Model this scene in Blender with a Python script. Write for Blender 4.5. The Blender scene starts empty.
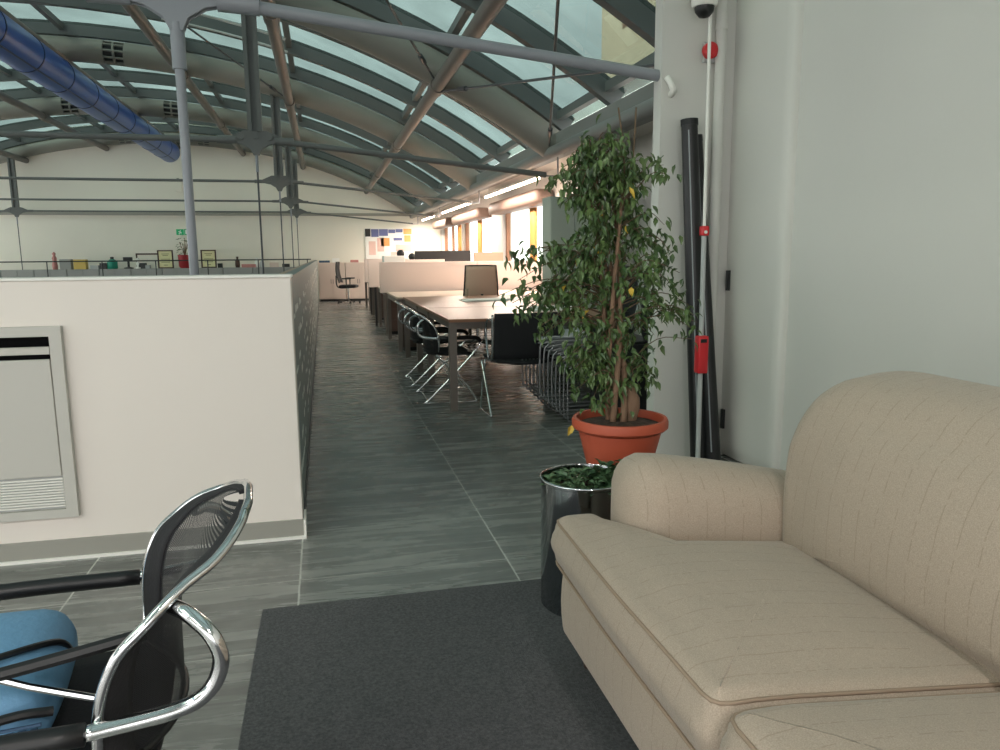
import bpy, math, random
from mathutils import Vector, Matrix
random.seed(11)
PI = math.pi
COL = bpy.context.scene.collection
sc = bpy.context.scene

# ------------------------------------------------------------------ materials
def lin(c):
    return tuple(((v/255)/12.92 if v/255 <= .04045 else (((v/255)+.055)/1.055)**2.4) for v in c) + (1,)
def mat(name, rgb, rough=.5, metal=0., spec=.5, emit=0., noise=0., nscale=8., bump=0., bscale=60., stretch=(1, 1, 1), coat=0.):
    m = bpy.data.materials.new(name); m.use_nodes = True
    nt = m.node_tree; b = nt.nodes['Principled BSDF']
    c = lin(rgb)
    b.inputs['Base Color'].default_value = c
    b.inputs['Roughness'].default_value = rough
    b.inputs['Metallic'].default_value = metal
    b.inputs['Specular IOR Level'].default_value = spec
    b.inputs['Coat Weight'].default_value = coat
    if emit:
        b.inputs['Emission Color'].default_value = c
        b.inputs['Emission Strength'].default_value = emit
    if noise or bump:
        tc = nt.nodes.new('ShaderNodeTexCoord'); mp = nt.nodes.new('ShaderNodeMapping')
        mp.inputs['Scale'].default_value = stretch
        nt.links.new(tc.outputs['Object'], mp.inputs['Vector'])
    if noise:
        n = nt.nodes.new('ShaderNodeTexNoise'); n.inputs['Scale'].default_value = nscale; n.inputs['Detail'].default_value = 5
        nt.links.new(mp.outputs['Vector'], n.inputs['Vector'])
        r = nt.nodes.new('ShaderNodeMapRange')
        r.inputs['From Min'].default_value = .3; r.inputs['From Max'].default_value = .7
        r.inputs['To Min'].default_value = 1-noise; r.inputs['To Max'].default_value = 1+noise
        nt.links.new(n.outputs['Fac'], r.inputs['Value'])
        v = nt.nodes.new('ShaderNodeVectorMath'); v.operation = 'SCALE'
        v.inputs[0].default_value = c[:3]
        nt.links.new(r.outputs['Result'], v.inputs['Scale']); nt.links.new(v.outputs['Vector'], b.inputs['Base Color'])
    if bump:
        n2 = nt.nodes.new('ShaderNodeTexNoise'); n2.inputs['Scale'].default_value = bscale; n2.inputs['Detail'].default_value = 3
        nt.links.new(mp.outputs['Vector'], n2.inputs['Vector'])
        bp = nt.nodes.new('ShaderNodeBump'); bp.inputs['Strength'].default_value = bump; bp.inputs['Distance'].default_value = .01
        nt.links.new(n2.outputs['Fac'], bp.inputs['Height']); nt.links.new(bp.outputs['Normal'], b.inputs['Normal'])
    return m

def mnode(nt, op, a, bb=None):
    n = nt.nodes.new('ShaderNodeMath'); n.operation = op
    for k, v in ((0, a), (1, bb)):
        if v is None: continue
        if isinstance(v, (int, float)): n.inputs[k].default_value = v
        else: nt.links.new(v, n.inputs[k])
    return n.outputs[0]

def glass(name, tint, gloss=.06, rough=.0, noise=0):
    m = bpy.data.materials.new(name); m.use_nodes = True; nt = m.node_tree; nt.nodes.clear()
    o = nt.nodes.new('ShaderNodeOutputMaterial'); t = nt.nodes.new('ShaderNodeBsdfTransparent'); g = nt.nodes.new('ShaderNodeBsdfGlossy')
    t.inputs['Color'].default_value = tint + (1,)
    g.inputs['Roughness'].default_value = rough
    mx = nt.nodes.new('ShaderNodeMixShader'); mx.inputs[0].default_value = gloss
    nt.links.new(t.outputs[0], mx.inputs[1]); nt.links.new(g.outputs[0], mx.inputs[2]); nt.links.new(mx.outputs[0], o.inputs[0])
    if noise:
        tc = nt.nodes.new('ShaderNodeTexCoord'); n = nt.nodes.new('ShaderNodeTexNoise'); n.inputs['Scale'].default_value = .9; n.inputs['Detail'].default_value = 4
        nt.links.new(tc.outputs['Object'], n.inputs['Vector'])
        r = nt.nodes.new('ShaderNodeMapRange'); r.inputs['From Min'].default_value = .3; r.inputs['From Max'].default_value = .7
        r.inputs['To Min'].default_value = 1-noise; r.inputs['To Max'].default_value = 1+noise
        v = nt.nodes.new('ShaderNodeVectorMath'); v.operation = 'SCALE'; v.inputs[0].default_value = tint
        nt.links.new(n.outputs['Fac'], r.inputs['Value']); nt.links.new(r.outputs['Result'], v.inputs['Scale']); nt.links.new(v.outputs['Vector'], t.inputs['Color'])
    return m

def floor_mat():
    m = bpy.data.materials.new('slate_tiles'); m.use_nodes = True; nt = m.node_tree; b = nt.nodes['Principled BSDF']
    tc = nt.nodes.new('ShaderNodeTexCoord'); sp = nt.nodes.new('ShaderNodeSeparateXYZ'); nt.links.new(tc.outputs['Object'], sp.inputs[0])
    def joint(sock, off, pitch, w):
        u = mnode(nt, 'DIVIDE', mnode(nt, 'SUBTRACT', sock, off), pitch)
        f = mnode(nt, 'FRACT', u)
        d = mnode(nt, 'MINIMUM', f, mnode(nt, 'SUBTRACT', 1, f))
        return mnode(nt, 'LESS_THAN', d, w/pitch), mnode(nt, 'FLOOR', u)
    jx, ix = joint(sp.outputs[0], -.14, .835, .0034)
    jy, iy = joint(sp.outputs[1], 2.885, .5375, .0022)
    j = mnode(nt, 'MAXIMUM', jx, jy)
    mp = nt.nodes.new('ShaderNodeMapping'); mp.inputs['Scale'].default_value = (1.2, 9, 1)
    nt.links.new(tc.outputs['Object'], mp.inputs['Vector'])
    # each tile has its own vein pattern
    cmb = nt.nodes.new('ShaderNodeCombineXYZ')
    nt.links.new(mnode(nt, 'MULTIPLY', iy, 3.7), cmb.inputs[0]); nt.links.new(mnode(nt, 'MULTIPLY', ix, 5.3), cmb.inputs[1])
    nt.links.new(mnode(nt, 'MULTIPLY', mnode(nt, 'ADD', ix, iy), 7.1), cmb.inputs[2])
    va = nt.nodes.new('ShaderNodeVectorMath'); va.operation = 'ADD'
    nt.links.new(mp.outputs[0], va.inputs[0]); nt.links.new(cmb.outputs[0], va.inputs[1])
    n = nt.nodes.new('ShaderNodeTexNoise'); n.inputs['Scale'].default_value = 1.6; n.inputs['Detail'].default_value = 8; n.inputs['Roughness'].default_value = .62; n.inputs['Distortion'].default_value = .6
    nt.links.new(va.outputs[0], n.inputs['Vector'])
    cr = nt.nodes.new('ShaderNodeValToRGB')
    e = cr.color_ramp.elements
    e[0].position = .3; e[0].color = lin((92, 93, 91)); e[1].position = .75; e[1].color = lin((150, 150, 146))
    x = e.new(.5); x.color = lin((116, 117, 114))
    nt.links.new(n.outputs['Fac'], cr.inputs[0])
    mx = nt.nodes.new('ShaderNodeMix'); mx.data_type = 'RGBA'
    nt.links.new(j, mx.inputs['Factor']); nt.links.new(cr.outputs[0], mx.inputs[6]); mx.inputs[7].default_value = lin((186, 186, 180))
    nt.links.new(mx.outputs[2], b.inputs['Base Color'])
    rr = nt.nodes.new('ShaderNodeMapRange'); rr.inputs['To Min'].default_value = .2; rr.inputs['To Max'].default_value = .34; b.inputs['Specular IOR Level'].default_value = .65
    nt.links.new(n.outputs['Fac'], rr.inputs['Value']); nt.links.new(rr.outputs[0], b.inputs['Roughness'])
    bp = nt.nodes.new('ShaderNodeBump'); bp.inputs['Strength'].default_value = .035; bp.inputs['Distance'].default_value = .01
    nt.links.new(n.outputs['Fac'], bp.inputs['Height']); nt.links.new(bp.outputs[0], b.inputs['Normal'])
    return m

def fabric_mat(name, axis, rgb=(168, 153, 138)):
    m = bpy.data.materials.new(name); m.use_nodes = True; nt = m.node_tree; b = nt.nodes['Principled BSDF']
    tc = nt.nodes.new('ShaderNodeTexCoord'); sp = nt.nodes.new('ShaderNodeSeparateXYZ'); nt.links.new(tc.outputs['Object'], sp.inputs[0])
    n0 = nt.nodes.new('ShaderNodeTexNoise'); n0.inputs['Scale'].default_value = 6; nt.links.new(tc.outputs['Object'], n0.inputs['Vector'])
    s = mnode(nt, 'ADD', sp.outputs[axis], mnode(nt, 'MULTIPLY', n0.outputs['Fac'], .02))
    f = mnode(nt, 'FRACT', mnode(nt, 'DIVIDE', s, .058))
    line = mnode(nt, 'LESS_THAN', f, .05)
    n = nt.nodes.new('ShaderNodeTexNoise'); n.inputs['Scale'].default_value = 45; nt.links.new(tc.outputs['Object'], n.inputs['Vector'])
    dash = mnode(nt, 'MULTIPLY', line, mnode(nt, 'MULTIPLY', mnode(nt, 'GREATER_THAN', n.outputs['Fac'], .46), .33))
    w = nt.nodes.new('ShaderNodeTexNoise'); w.inputs['Scale'].default_value = 420; w.inputs['Detail'].default_value = 2; nt.links.new(tc.outputs['Object'], w.inputs['Vector'])
    mr = nt.nodes.new('ShaderNodeMapRange'); mr.inputs['From Min'].default_value = .3; mr.inputs['From Max'].default_value = .7; mr.inputs['To Min'].default_value = .82; mr.inputs['To Max'].default_value = 1.15
    nt.links.new(w.outputs['Fac'], mr.inputs['Value'])
    v = nt.nodes.new('ShaderNodeVectorMath'); v.operation = 'SCALE'; v.inputs[0].default_value = lin(rgb)[:3]
    nt.links.new(mr.outputs[0], v.inputs['Scale'])
    mx = nt.nodes.new('ShaderNodeMix'); mx.data_type = 'RGBA'
    nt.links.new(dash, mx.inputs['Factor']); nt.links.new(v.outputs[0], mx.inputs[6]); mx.inputs[7].default_value = lin((118, 102, 88))
    nt.links.new(mx.outputs[2], b.inputs['Base Color'])
    b.inputs['Roughness'].default_value = .93; b.inputs['Specular IOR Level'].default_value = .15
    b.inputs['Sheen Weight'].default_value = .15
    n2 = nt.nodes.new('ShaderNodeTexNoise'); n2.inputs['Scale'].default_value = 7; n2.inputs['Detail'].default_value = 3; nt.links.new(tc.outputs['Object'], n2.inputs['Vector'])
    h = mnode(nt, 'ADD', mnode(nt, 'MULTIPLY', n2.outputs['Fac'], 1.4), mnode(nt, 'MULTIPLY', w.outputs['Fac'], .12))
    bp = nt.nodes.new('ShaderNodeBump'); bp.inputs['Strength'].default_value = .35; bp.inputs['Distance'].default_value = .012
    nt.links.new(h, bp.inputs['Height']); nt.links.new(bp.outputs[0], b.inputs['Normal'])
    return m

def mesh_fabric():
    """black see-through mesh cloth: a fine real weave of holes"""
    m = bpy.data.materials.new('chair_mesh'); m.use_nodes = True; nt = m.node_tree
    b = nt.nodes['Principled BSDF']; b.inputs['Base Color'].default_value = lin((34, 34, 37)); b.inputs['Roughness'].default_value = .55
    o = nt.nodes['Material Output']
    uv = nt.nodes.new('ShaderNodeUVMap'); sp = nt.nodes.new('ShaderNodeSeparateXYZ'); nt.links.new(uv.outputs[0], sp.inputs[0])
    def band(s, k, w):
        f = mnode(nt, 'FRACT', mnode(nt, 'MULTIPLY', s, k)); return mnode(nt, 'LESS_THAN', f, w)
    hole = mnode(nt, 'MULTIPLY', band(sp.outputs[0], 260, .45), band(sp.outputs[1], 260, .45))
    t = nt.nodes.new('ShaderNodeBsdfTransparent'); mx = nt.nodes.new('ShaderNodeMixShader')
    nt.links.new(hole, mx.inputs[0]); nt.links.new(b.outputs[0], mx.inputs[1]); nt.links.new(t.outputs[0], mx.inputs[2])
    nt.links.new(mx.outputs[0], o.inputs[0])
    return m

def leaf_mat(name, a, bcol):
    m = bpy.data.materials.new(name); m.use_nodes = True; nt = m.node_tree; b = nt.nodes['Principled BSDF']
    tc = nt.nodes.new('ShaderNodeTexCoord'); n = nt.nodes.new('ShaderNodeTexNoise'); n.inputs['Scale'].default_value = 14; n.inputs['Detail'].default_value = 2
    nt.links.new(tc.outputs['Object'], n.inputs['Vector'])
    cr = nt.nodes.new('ShaderNodeValToRGB'); e = cr.color_ramp.elements
    e[0].position = .35; e[0].color = lin(a); e[1].position = .7; e[1].color = lin(bcol)
    nt.links.new(n.outputs['Fac'], cr.inputs[0]); nt.links.new(cr.outputs[0], b.inputs['Base Color'])
    b.inputs['Roughness'].default_value = .38; b.inputs['Specular IOR Level'].default_value = .5
    return m

M = dict(
    wall=mat('white_plaster', (207, 205, 200), .75, noise=.02, nscale=1.2, bump=.05, bscale=30),
    endwall=mat('end_wall_paint', (232, 228, 216), .8, noise=.02, nscale=.8),
    parapet=mat('parapet_panel', (228, 220, 212), .55, noise=.012, nscale=1.5),
    floor=floor_mat(),
    skirt=mat('grey_skirting', (150, 148, 140), .5),
    white=mat('white_lacquer', (232, 230, 224), .4),
    unit=mat('unit_beige', (190, 187, 180), .45),
    black=mat('black_plastic', (24, 24, 26), .4),
    blackfab=mat('black_fabric', (30, 30, 33), .85, bump=.2, bscale=200),
    dark=mat('dark_steel', (62, 63, 64), .4, metal=.6),
    chrome=mat('chrome', (225, 226, 228), .12, metal=1.),
    binchrome=mat('polished_steel', (158, 162, 165), .13, metal=1.),
    tiefar=mat('far_tie_paint', (100, 102, 101), .5),
    tube=mat('arch_paint', (130, 128, 121), .5, noise=.03, nscale=3),
    rafter=mat('rafter_paint', (92, 97, 97), .55),
    rafterblue=mat('eave_paint', (120, 122, 120), .5),
    purlin=mat('purlin_paint', (104, 98, 93), .5),
    tie=mat('tie_paint', (140, 143, 150), .42),
    rod=mat('rod_steel', (74, 76, 80), .45, metal=.3),
    cable=mat('pale_cable', (190, 192, 190), .5),
    duct=mat('blue_duct_paint', (40, 80, 156), .32, noise=.06, nscale=2),
    ductseam=mat('blue_duct_seam', (24, 44, 84), .4),
    rug=mat('charcoal_rug', (88, 88, 90), .97, spec=.1, noise=.3, nscale=120, bump=.5, bscale=260),
    sofa_y=fabric_mat('sofa_fabric_across', 1), sofa_x=fabric_mat('sofa_fabric_arm', 0),
    seam=mat('sofa_piping', (150, 130, 112), .9),
    foot=mat('dark_wood', (60, 42, 32), .5),
    terra=mat('terracotta', (178, 80, 54), .55, noise=.05, nscale=5),
    soil=mat('soil_and_bark', (62, 46, 36), .95, noise=.6, nscale=40, bump=1, bscale=50),
    bark=mat('ficus_bark', (122, 96, 76), .85, noise=.15, nscale=30, bump=.4, bscale=40, stretch=(1, 1, .2)),
    twig=mat('twig_bark', (96, 78, 60), .85),
    leaf=leaf_mat('ficus_leaf', (50, 74, 38), (98, 120, 70)),
    ivy=leaf_mat('ivy_leaf', (34, 62, 34), (104, 132, 96)),
    yellow=mat('yellowing_leaf', (190, 160, 60), .6),
    tabletop=mat('table_veneer', (156, 112, 88), .34, spec=.4, noise=.05, nscale=3, stretch=(1, 6, 1)),
    tableleg=mat('table_leg_metal', (120, 110, 104), .4, metal=.3),
    desk=mat('desk_top', (226, 204, 188), .4),
    pedestal=mat('pedestal_brown', (98, 80, 72), .5),
    pedestald=mat('pedestal_drawer', (88, 71, 64), .5),
    partition=mat('screen_cream', (238, 220, 212), .8),
    greyscreen=mat('screen_grey', (50, 49, 50), .8),
    cab=mat('cabinet_cream', (214, 196, 186), .5),
    lockg=mat('low_cabinet_grey', (150, 150, 148), .5),
    slot=mat('dark_slot', (8, 8, 10), .9, spec=.1),
    panelg=mat('railing_panel_grey', (122, 130, 128), .5),
    chip=mat('label_strip', (214, 218, 212), .4),
    wood=mat('handrail_wood', (172, 146, 126), .5),
    green=mat('exit_green', (20, 140, 90), .5, emit=.25),
    palegreen=mat('tall_cabinet_grey', (172, 180, 170), .5),
    red=mat('red_plastic', (206, 36, 44), .35),
    redmat=mat('red_glaze', (150, 36, 44), .35),
    blue=mat('blue_bag_cloth', (104, 150, 186), .7, noise=.06, nscale=6, bump=.2, bscale=80),
    bluedark=mat('bag_logo', (58, 84, 112), .7),
    rubber=mat('rubber_edge', (26, 27, 29), .6),
    chairmesh=mesh_fabric(),
    stackseat=mat('stack_seat_grey', (176, 178, 180), .5),
    stackframe=mat('stack_frame_dark', (136, 138, 140), .3, metal=.8),
    tanmesh=mat('tan_mesh', (226, 192, 170), .8),
    tanscreen=mat('tan_screen', (186, 146, 126), .8),
    orange=mat('orange_curtain', (214, 150, 84), .85),
    frameb=mat('window_frame_brown', (150, 104, 76), .5),
    cassette=mat('blind_cassette', (112, 94, 84), .5),
    paper=mat('paper_white', (236, 236, 232), .8),
    pink=mat('pink_card', (188, 128, 124), .7),
    teal=mat('teal_plastic', (20, 130, 110), .5),
    yellowb=mat('yellow_box', (206, 176, 96), .6),
    certp=mat('certificate_paper', (222, 218, 172), .7),
    certf=mat('certificate_frame', (66, 38, 30), .4),
    certl=mat('certificate_ink', (120, 112, 84), .8),
    bprint=mat('poster_blue', (96, 104, 150), .6), oprint=mat('poster_orange', (224, 160, 96), .6), pprint=mat('poster_pink', (224, 190, 180), .6),
    ltgrey=mat('light_grey_plastic', (176, 178, 178), .45),
    glassgrey=mat('outside_lower_storey', (206, 216, 212), .8),
    facade=mat('outside_facade', (240, 216, 190), .9, noise=.05, nscale=.7),
    roofglass=glass('teal_roof_glass', (.305, .36, .345), .05, .02, .12),
    clear=glass('clear_glass', (.94, .94, .92), .05),
    bulb=mat('tube_glow', (255, 226, 204), .5, emit=14),
    spot=mat('spot_glow', (255, 226, 204), .5, emit=10),
    steelstripe=mat('grey_stripe', (150, 154, 158), .4),
)

# ------------------------------------------------------------------ mesh builder
class MB:
    def __init__(s): s.v = []; s.f = []; s.uv = None
    def box(s, x0, x1, y0, y1, z0, z1, rot=0, about=None):
        b = len(s.v)
        P = [(x, y, z) for x in (x0, x1) for y in (y0, y1) for z in (z0, z1)]
        if rot:
            cx, cy = about or ((x0+x1)/2, (y0+y1)/2); c, q = math.cos(rot), math.sin(rot)
            P = [(cx+(x-cx)*c-(y-cy)*q, cy+(x-cx)*q+(y-cy)*c, z) for x, y, z in P]
        s.v += P
        s.f += [tuple(b+i for i in t) for t in ((0, 1, 3, 2), (4, 6, 7, 5), (0, 4, 5, 1), (2, 3, 7, 6), (0, 2, 6, 4), (1, 5, 7, 3))]
        return s
    def tube(s, pts, r, n=10, closed=False, caps=True):
        pts = [Vector(p) for p in pts]; N = len(pts)
        rr = r if isinstance(r, (list, tuple)) else [r]*N
        b = len(s.v); up = None
        for i, p in enumerate(pts):
            if closed: t = pts[(i+1) % N]-pts[i-1]
            else: t = pts[min(i+1, N-1)]-pts[max(i-1, 0)]
            t = t.normalized() if t.length > 1e-9 else Vector((0, 0, 1))
            if up is None: up = Vector((0, 0, 1)) if abs(t.z) < .9 else Vector((1, 0, 0))
            a = t.cross(up); a = a.normalized() if a.length > 1e-6 else t.orthogonal().normalized()
            up = a.cross(t).normalized()
            for k in range(n):
                q = 2*PI*k/n
                s.v.append(tuple(p+a*math.cos(q)*rr[i]+up*math.sin(q)*rr[i]))
        M_ = N if closed else N-1
        for i in range(M_):
            for k in range(n):
                i2 = (i+1) % N
                s.f.append((b+i*n+k, b+i*n+(k+1) % n, b+i2*n+(k+1) % n, b+i2*n+k))
        if caps and not closed:
            s.f.append(tuple(b+k for k in range(n-1, -1, -1))); s.f.append(tuple(b+(N-1)*n+k for k in range(n)))
        return s
    def lathe(s, prof, cx=0, cy=0, n=32, cap0=True, cap1=True):
        b = len(s.v)
        for r, z in prof:
            for k in range(n):
                q = 2*PI*k/n; s.v.append((cx+r*math.cos(q), cy+r*math.sin(q), z))
        for i in range(len(prof)-1):
            for k in range(n): s.f.append((b+i*n+k, b+i*n+(k+1) % n, b+(i+1)*n+(k+1) % n, b+(i+1)*n+k))
        if cap0: s.f.append(tuple(b+k for k in range(n-1, -1, -1)))
        if cap1: s.f.append(tuple(b+(len(prof)-1)*n+k for k in range(n)))
        return s
    def prism(s, poly, fn0, fn1):
        b = len(s.v); n = len(poly)
        s.v += [fn0(p) for p in poly]+[fn1(p) for p in poly]
        s.f += [tuple(b+i for i in range(n-1, -1, -1)), tuple(b+n+i for i in range(n))]
        for i in range(n): s.f.append((b+i, b+(i+1) % n, b+n+(i+1) % n, b+n+i))
        return s
    def sphere(s, c, r, n=12, sz=1.):
        prof = [(max(1e-4, r*math.sin(PI*i/n)), c[2]-r*sz*math.cos(PI*i/n)) for i in range(n+1)]
        return s.lathe(prof, c[0], c[1], n*2, False, False)
    def grid(s, fn, nu, nv, closed=False):
        b = len(s.v)
        for j in range(nv+1):
            for i in range(nu+1): s.v.append(tuple(fn(i/nu, j/nv)))
        for j in range(nv):
            for i in range(nu): s.f.append((b+j*(nu+1)+i, b+j*(nu+1)+i+1, b+(j+1)*(nu+1)+i+1, b+(j+1)*(nu+1)+i))
        return s
    def map(s, fn): s.v = [tuple(fn(*p)) for p in s.v]; return s
    def build(s, name, m, parent=None, smooth=False, bevel=0, subsurf=0, solid=0, label=None):
        me = bpy.data.meshes.new(name); me.from_pydata(s.v, [], s.f); me.update()
        import bmesh
        bm = bmesh.new(); bm.from_mesh(me); bmesh.ops.recalc_face_normals(bm, faces=bm.faces); bm.to_mesh(me); bm.free()
        if s.uv:
            ul = me.uv_layers.new(name='UVMap')
            for l in me.loops: ul.data[l.index].uv = s.uv[l.vertex_index]
        me.materials.append(m)
        if smooth:
            for p in me.polygons: p.use_smooth = True
        o = bpy.data.objects.new(name, me); COL.objects.link(o)
        if smooth == 'auto':
            try: me.set_sharp_from_angle(angle=math.radians(40))
            except Exception: pass
        if parent: o.parent = parent
        if solid:
            md = o.modifiers.new('s', 'SOLIDIFY'); md.thickness = solid; md.offset = 0
        if bevel:
            md = o.modifiers.new('b', 'BEVEL'); md.width = bevel; md.segments = 2; md.limit_method = 'ANGLE'
        if subsurf:
            md = o.modifiers.new('ss', 'SUBSURF'); md.levels = subsurf; md.render_levels = subsurf
        if label: o['label'] = label
        return o

def B(*a, **k): return MB().box(*a, **k)
def T(*a, **k): return MB().tube(*a, **k)
def empty(name, loc=(0, 0, 0), rz=0):
    o = bpy.data.objects.new(name, None); COL.objects.link(o); o.location = loc; o.rotation_euler = (0, 0, rz); o.empty_display_size = .1
    return o
def tag(o, label, cat, group=None):
    o['label'] = label; o['category'] = cat
    if group: o['group'] = group
    return o
def struct(o): o['kind'] = 'structure'; return o
def copy_tree(o, parent=None):
    kids = [c for c in COL.objects if c.parent == o]
    c = o.copy(); COL.objects.link(c); c.parent = parent
    for k in kids: copy_tree(k, c)
    return c
def smooth_path(pts, n=6):
    """Catmull-Rom through the points"""
    P = [Vector(p) for p in pts]; P = [2*P[0]-P[1]]+P+[2*P[-1]-P[-2]]; out = []
    for i in range(1, len(P)-2):
        a, b, c, d = P[i-1:i+3]
        for k in range(n):
            t = k/n
            out.append(.5*((2*b)+(-a+c)*t+(2*a-5*b+4*c-d)*t*t+(-a+3*b-3*c+d)*t**3))
    out.append(P[-2]); return out
def rbox(x0, x1, y0, y1, z0, z1, r, n=10, puff=(0, 0, 0)):
    """soft rounded box made from a subdivided cube"""
    m = MB(); c = Vector(((x0+x1)/2, (y0+y1)/2, (z0+z1)/2)); h = Vector(((x1-x0)/2, (y1-y0)/2, (z1-z0)/2))
    ri = r if isinstance(r, (tuple, list)) else (r, r, r)
    def pt(u, v, w):
        # concentrate samples toward the edges
        e = lambda t: math.sin(t*PI/2)
        q = [e(u)*h[0], e(v)*h[1], e(w)*h[2]]
        inn = [max(-(h[i]-ri[i]), min(h[i]-ri[i], q[i])) for i in range(3)]
        d = [(q[i]-inn[i])/ri[i] for i in range(3)]
        L = math.sqrt(sum(t*t for t in d)) or 1
        p = [inn[i]+d[i]/L*ri[i] if L > 1e-6 else q[i] for i in range(3)]
        U = [p[i]/h[i] for i in range(3)]
        for i in range(3):
            j, k = (i+1) % 3, (i+2) % 3
            p[i] += puff[i]*max(0, 1-U[j]**2)*max(0, 1-U[k]**2)*(1 if U[i] > 0 else -1)*min(1, abs(U[i])*1.5)
        return (c[0]+p[0], c[1]+p[1], c[2]+p[2])
    for ax in range(3):
        for sgn in (-1, 1):
            def fn(a, b2, ax=ax, sgn=sgn):
                a, b2 = a*2-1, b2*2-1
                w = [0, 0, 0]; w[ax] = sgn; w[(ax+1) % 3] = a; w[(ax+2) % 3] = b2
                return pt(*w)
            m.grid(fn, n, n)
    return weld(m)
def weld(m):
    key = {}; idx = []; nv = []
    for p in m.v:
        k = (round(p[0], 5), round(p[1], 5), round(p[2], 5))
        if k not in key: key[k] = len(nv); nv.append(p)
        idx.append(key[k])
    fs = []
    for f in m.f:
        g = []
        for i in f:
            if idx[i] not in g: g.append(idx[i])
        if len(g) > 2: fs.append(tuple(g))
    m.v, m.f = nv, fs; return m

# ------------------------------------------------------------------ the shell
XC = -4.1; YEND = 23.1; YBACK = -4.5; XE = 2.75; XW = 2*XC-XE
def zv(x): d = x-XC; return 4.5-.033*d*d-.000185*d**4
def sl(x): d = x-XC; return -(.066*d+.00074*d**3)
def off(x, o):
    s_ = sl(x); L = math.hypot(1, s_); return (x-s_*o/L, zv(x)+o/L)
xs = [XW+(XE-XW)*i/48 for i in range(49)]

struct(B(XW-.4, 3.9, YBACK-.2, YEND+.2, -.12, 0).build('floor', M['floor']))
# far end wall, following the vault
poly = [(XW-.3, 0), (3.8, 0), (3.8, 2.75), (XE+.2, 2.75)]+[(x, zv(x)+.45) for x in reversed(xs)]+[(XW-.3, 2.4)]
struct(MB().prism(poly, lambda p: (p[0], YEND, p[1]), lambda p: (p[0], YEND+.2, p[1])).build('wall_far', M['endwall']))
# wall behind the camera: plaster, with unseen tall windows added for front light
for i, (a, b) in enumerate(((-11.2, -9.6), (-7.2, -6.8), (-4.4, -4.0), (-1.6, -1.2), (1.5, 3.8))):
    struct(B(a, b, YBACK-.2, YBACK, 0, 2.5).build('wall_back', M['wall']))
struct(MB().prism([(XW-.3, 2.5), (3.8, 2.5), (3.8, 2.75), (XE+.2, 2.75)]+[(x, zv(x)+.45) for x in reversed(xs)], lambda p: (p[0], YBACK-.2, p[1]), lambda p: (p[0], YBACK, p[1])).build('wall_back', M['wall']))
for i, (a, b) in enumerate(((-9.6, -7.2), (-6.8, -4.4), (-4.0, -1.6), (-1.2, 1.5))):
    w = struct(B(a, b, YBACK-.12, YBACK-.10, .02, 2.5).build('window_%d' % (i+5), M['clear']))
    fr = MB()
    for x in (a, (a+b)/2-.03, b-.06): fr.box(x, x+.06, YBACK-.15, YBACK-.07, 0, 2.5)
    fr.box(a, b, YBACK-.15, YBACK-.07, 0, .06).box(a, b, YBACK-.15, YBACK-.07, 2.44, 2.5)
    fr.build('window_frame', M['ltgrey'], w)
struct(B(XW-.3, XW-.1, YBACK, YEND, 0, .4).build('wall_left', M['wall']))
for q in range(6):  # unseen side windows, added as another daylight source for the hall
    y0 = YBACK+q*4.6; y1 = y0+4.6
    struct(B(XW-.3, XW-.1, y0, y0+.35, .4, 2.5).build('wall_left', M['wall']))
    w = struct(B(XW-.22, XW-.208, y0+.35, y1, .4, 2.5).build('window_%d' % (q+10), M['clear']))
    B(XW-.26, XW-.17, y0+.35+2.1, y0+.35+2.16, .4, 2.5).build('window_frame', M['ltgrey'], w)
# near right wall (beside the sofa), a shallow set-back and the flush door section
struct(B(2.43, 2.7, YBACK, 3.62, 0, 4.2).build('wall_right', M['wall']))
struct(rbox(2.38, 2.7, 3.58, 4.3, 0, 4.2, .045, 10).build('wall_right', M['wall'], smooth=True))
struct(B(1.925, 3.75, 4.15, 4.25, 0, 4.3).build('wall_column', M['wall']))
# wall at the bay and window wall
XR = 3.55
struct(B(XR, XR+.2, 4.25, 11.0, 0, 2.75).build('wall_window_side', M['wall']))
struct(B(2.9, XR, 8.32, 8.45, 0, 2.6).build('wall_bay', M['wall']))
struct(B(2.86, XR, 8.27, 8.32, 1.93, 1.99).build('trim_1', M['skirt']))
wins = [(11.3, 14.9), (15.9, 19.3), (20.1, 22.7)]
struct(B(XR, XR+.2, 11.0, YEND, 0, .92).build('wall_window_side', M['wall']))
struct(B(XR, XR+.2, 11.0, YEND, 2.14, 2.75).build('wall_window_side', M['wall']))
edges = [11.0]+[e for w_ in wins for e in w_]+[YEND]
for k in range(0, len(edges), 2): struct(B(XR, XR+.2, edges[k], edges[k+1], .92, 2.14).build('wall_window_side', M['wall']))
for i, (a, b) in enumerate(wins):
    w = struct(B(XR+.1, XR+.112, a, b, .92, 2.14).build('window_%d' % (i+1), M['clear']))
    fr = MB().box(XR+.07, XR+.15, a, b, .92, .98).box(XR+.07, XR+.15, a, b, 2.08, 2.14)
    for y in (a, (a+b)/2-.03, b-.06): fr.box(XR+.07, XR+.15, y, y+.06, .92, 2.14)
    fr.build('window_frame', M['frameb'], w)
    B(XR-.1, XR+.02, a-.05, b+.05, .88, .92).build('window_sill', M['white'], w)
    tag(rbox(XR-.32, XR-.01, a+.05, b-.05, 2.04, 2.27, .07, 8).build('blind_cassette', M['cassette'], smooth=True),
        'rounded beige blind box over the %s side window' % ('nearest', 'middle', 'farthest')[i], 'blind', None)
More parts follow.
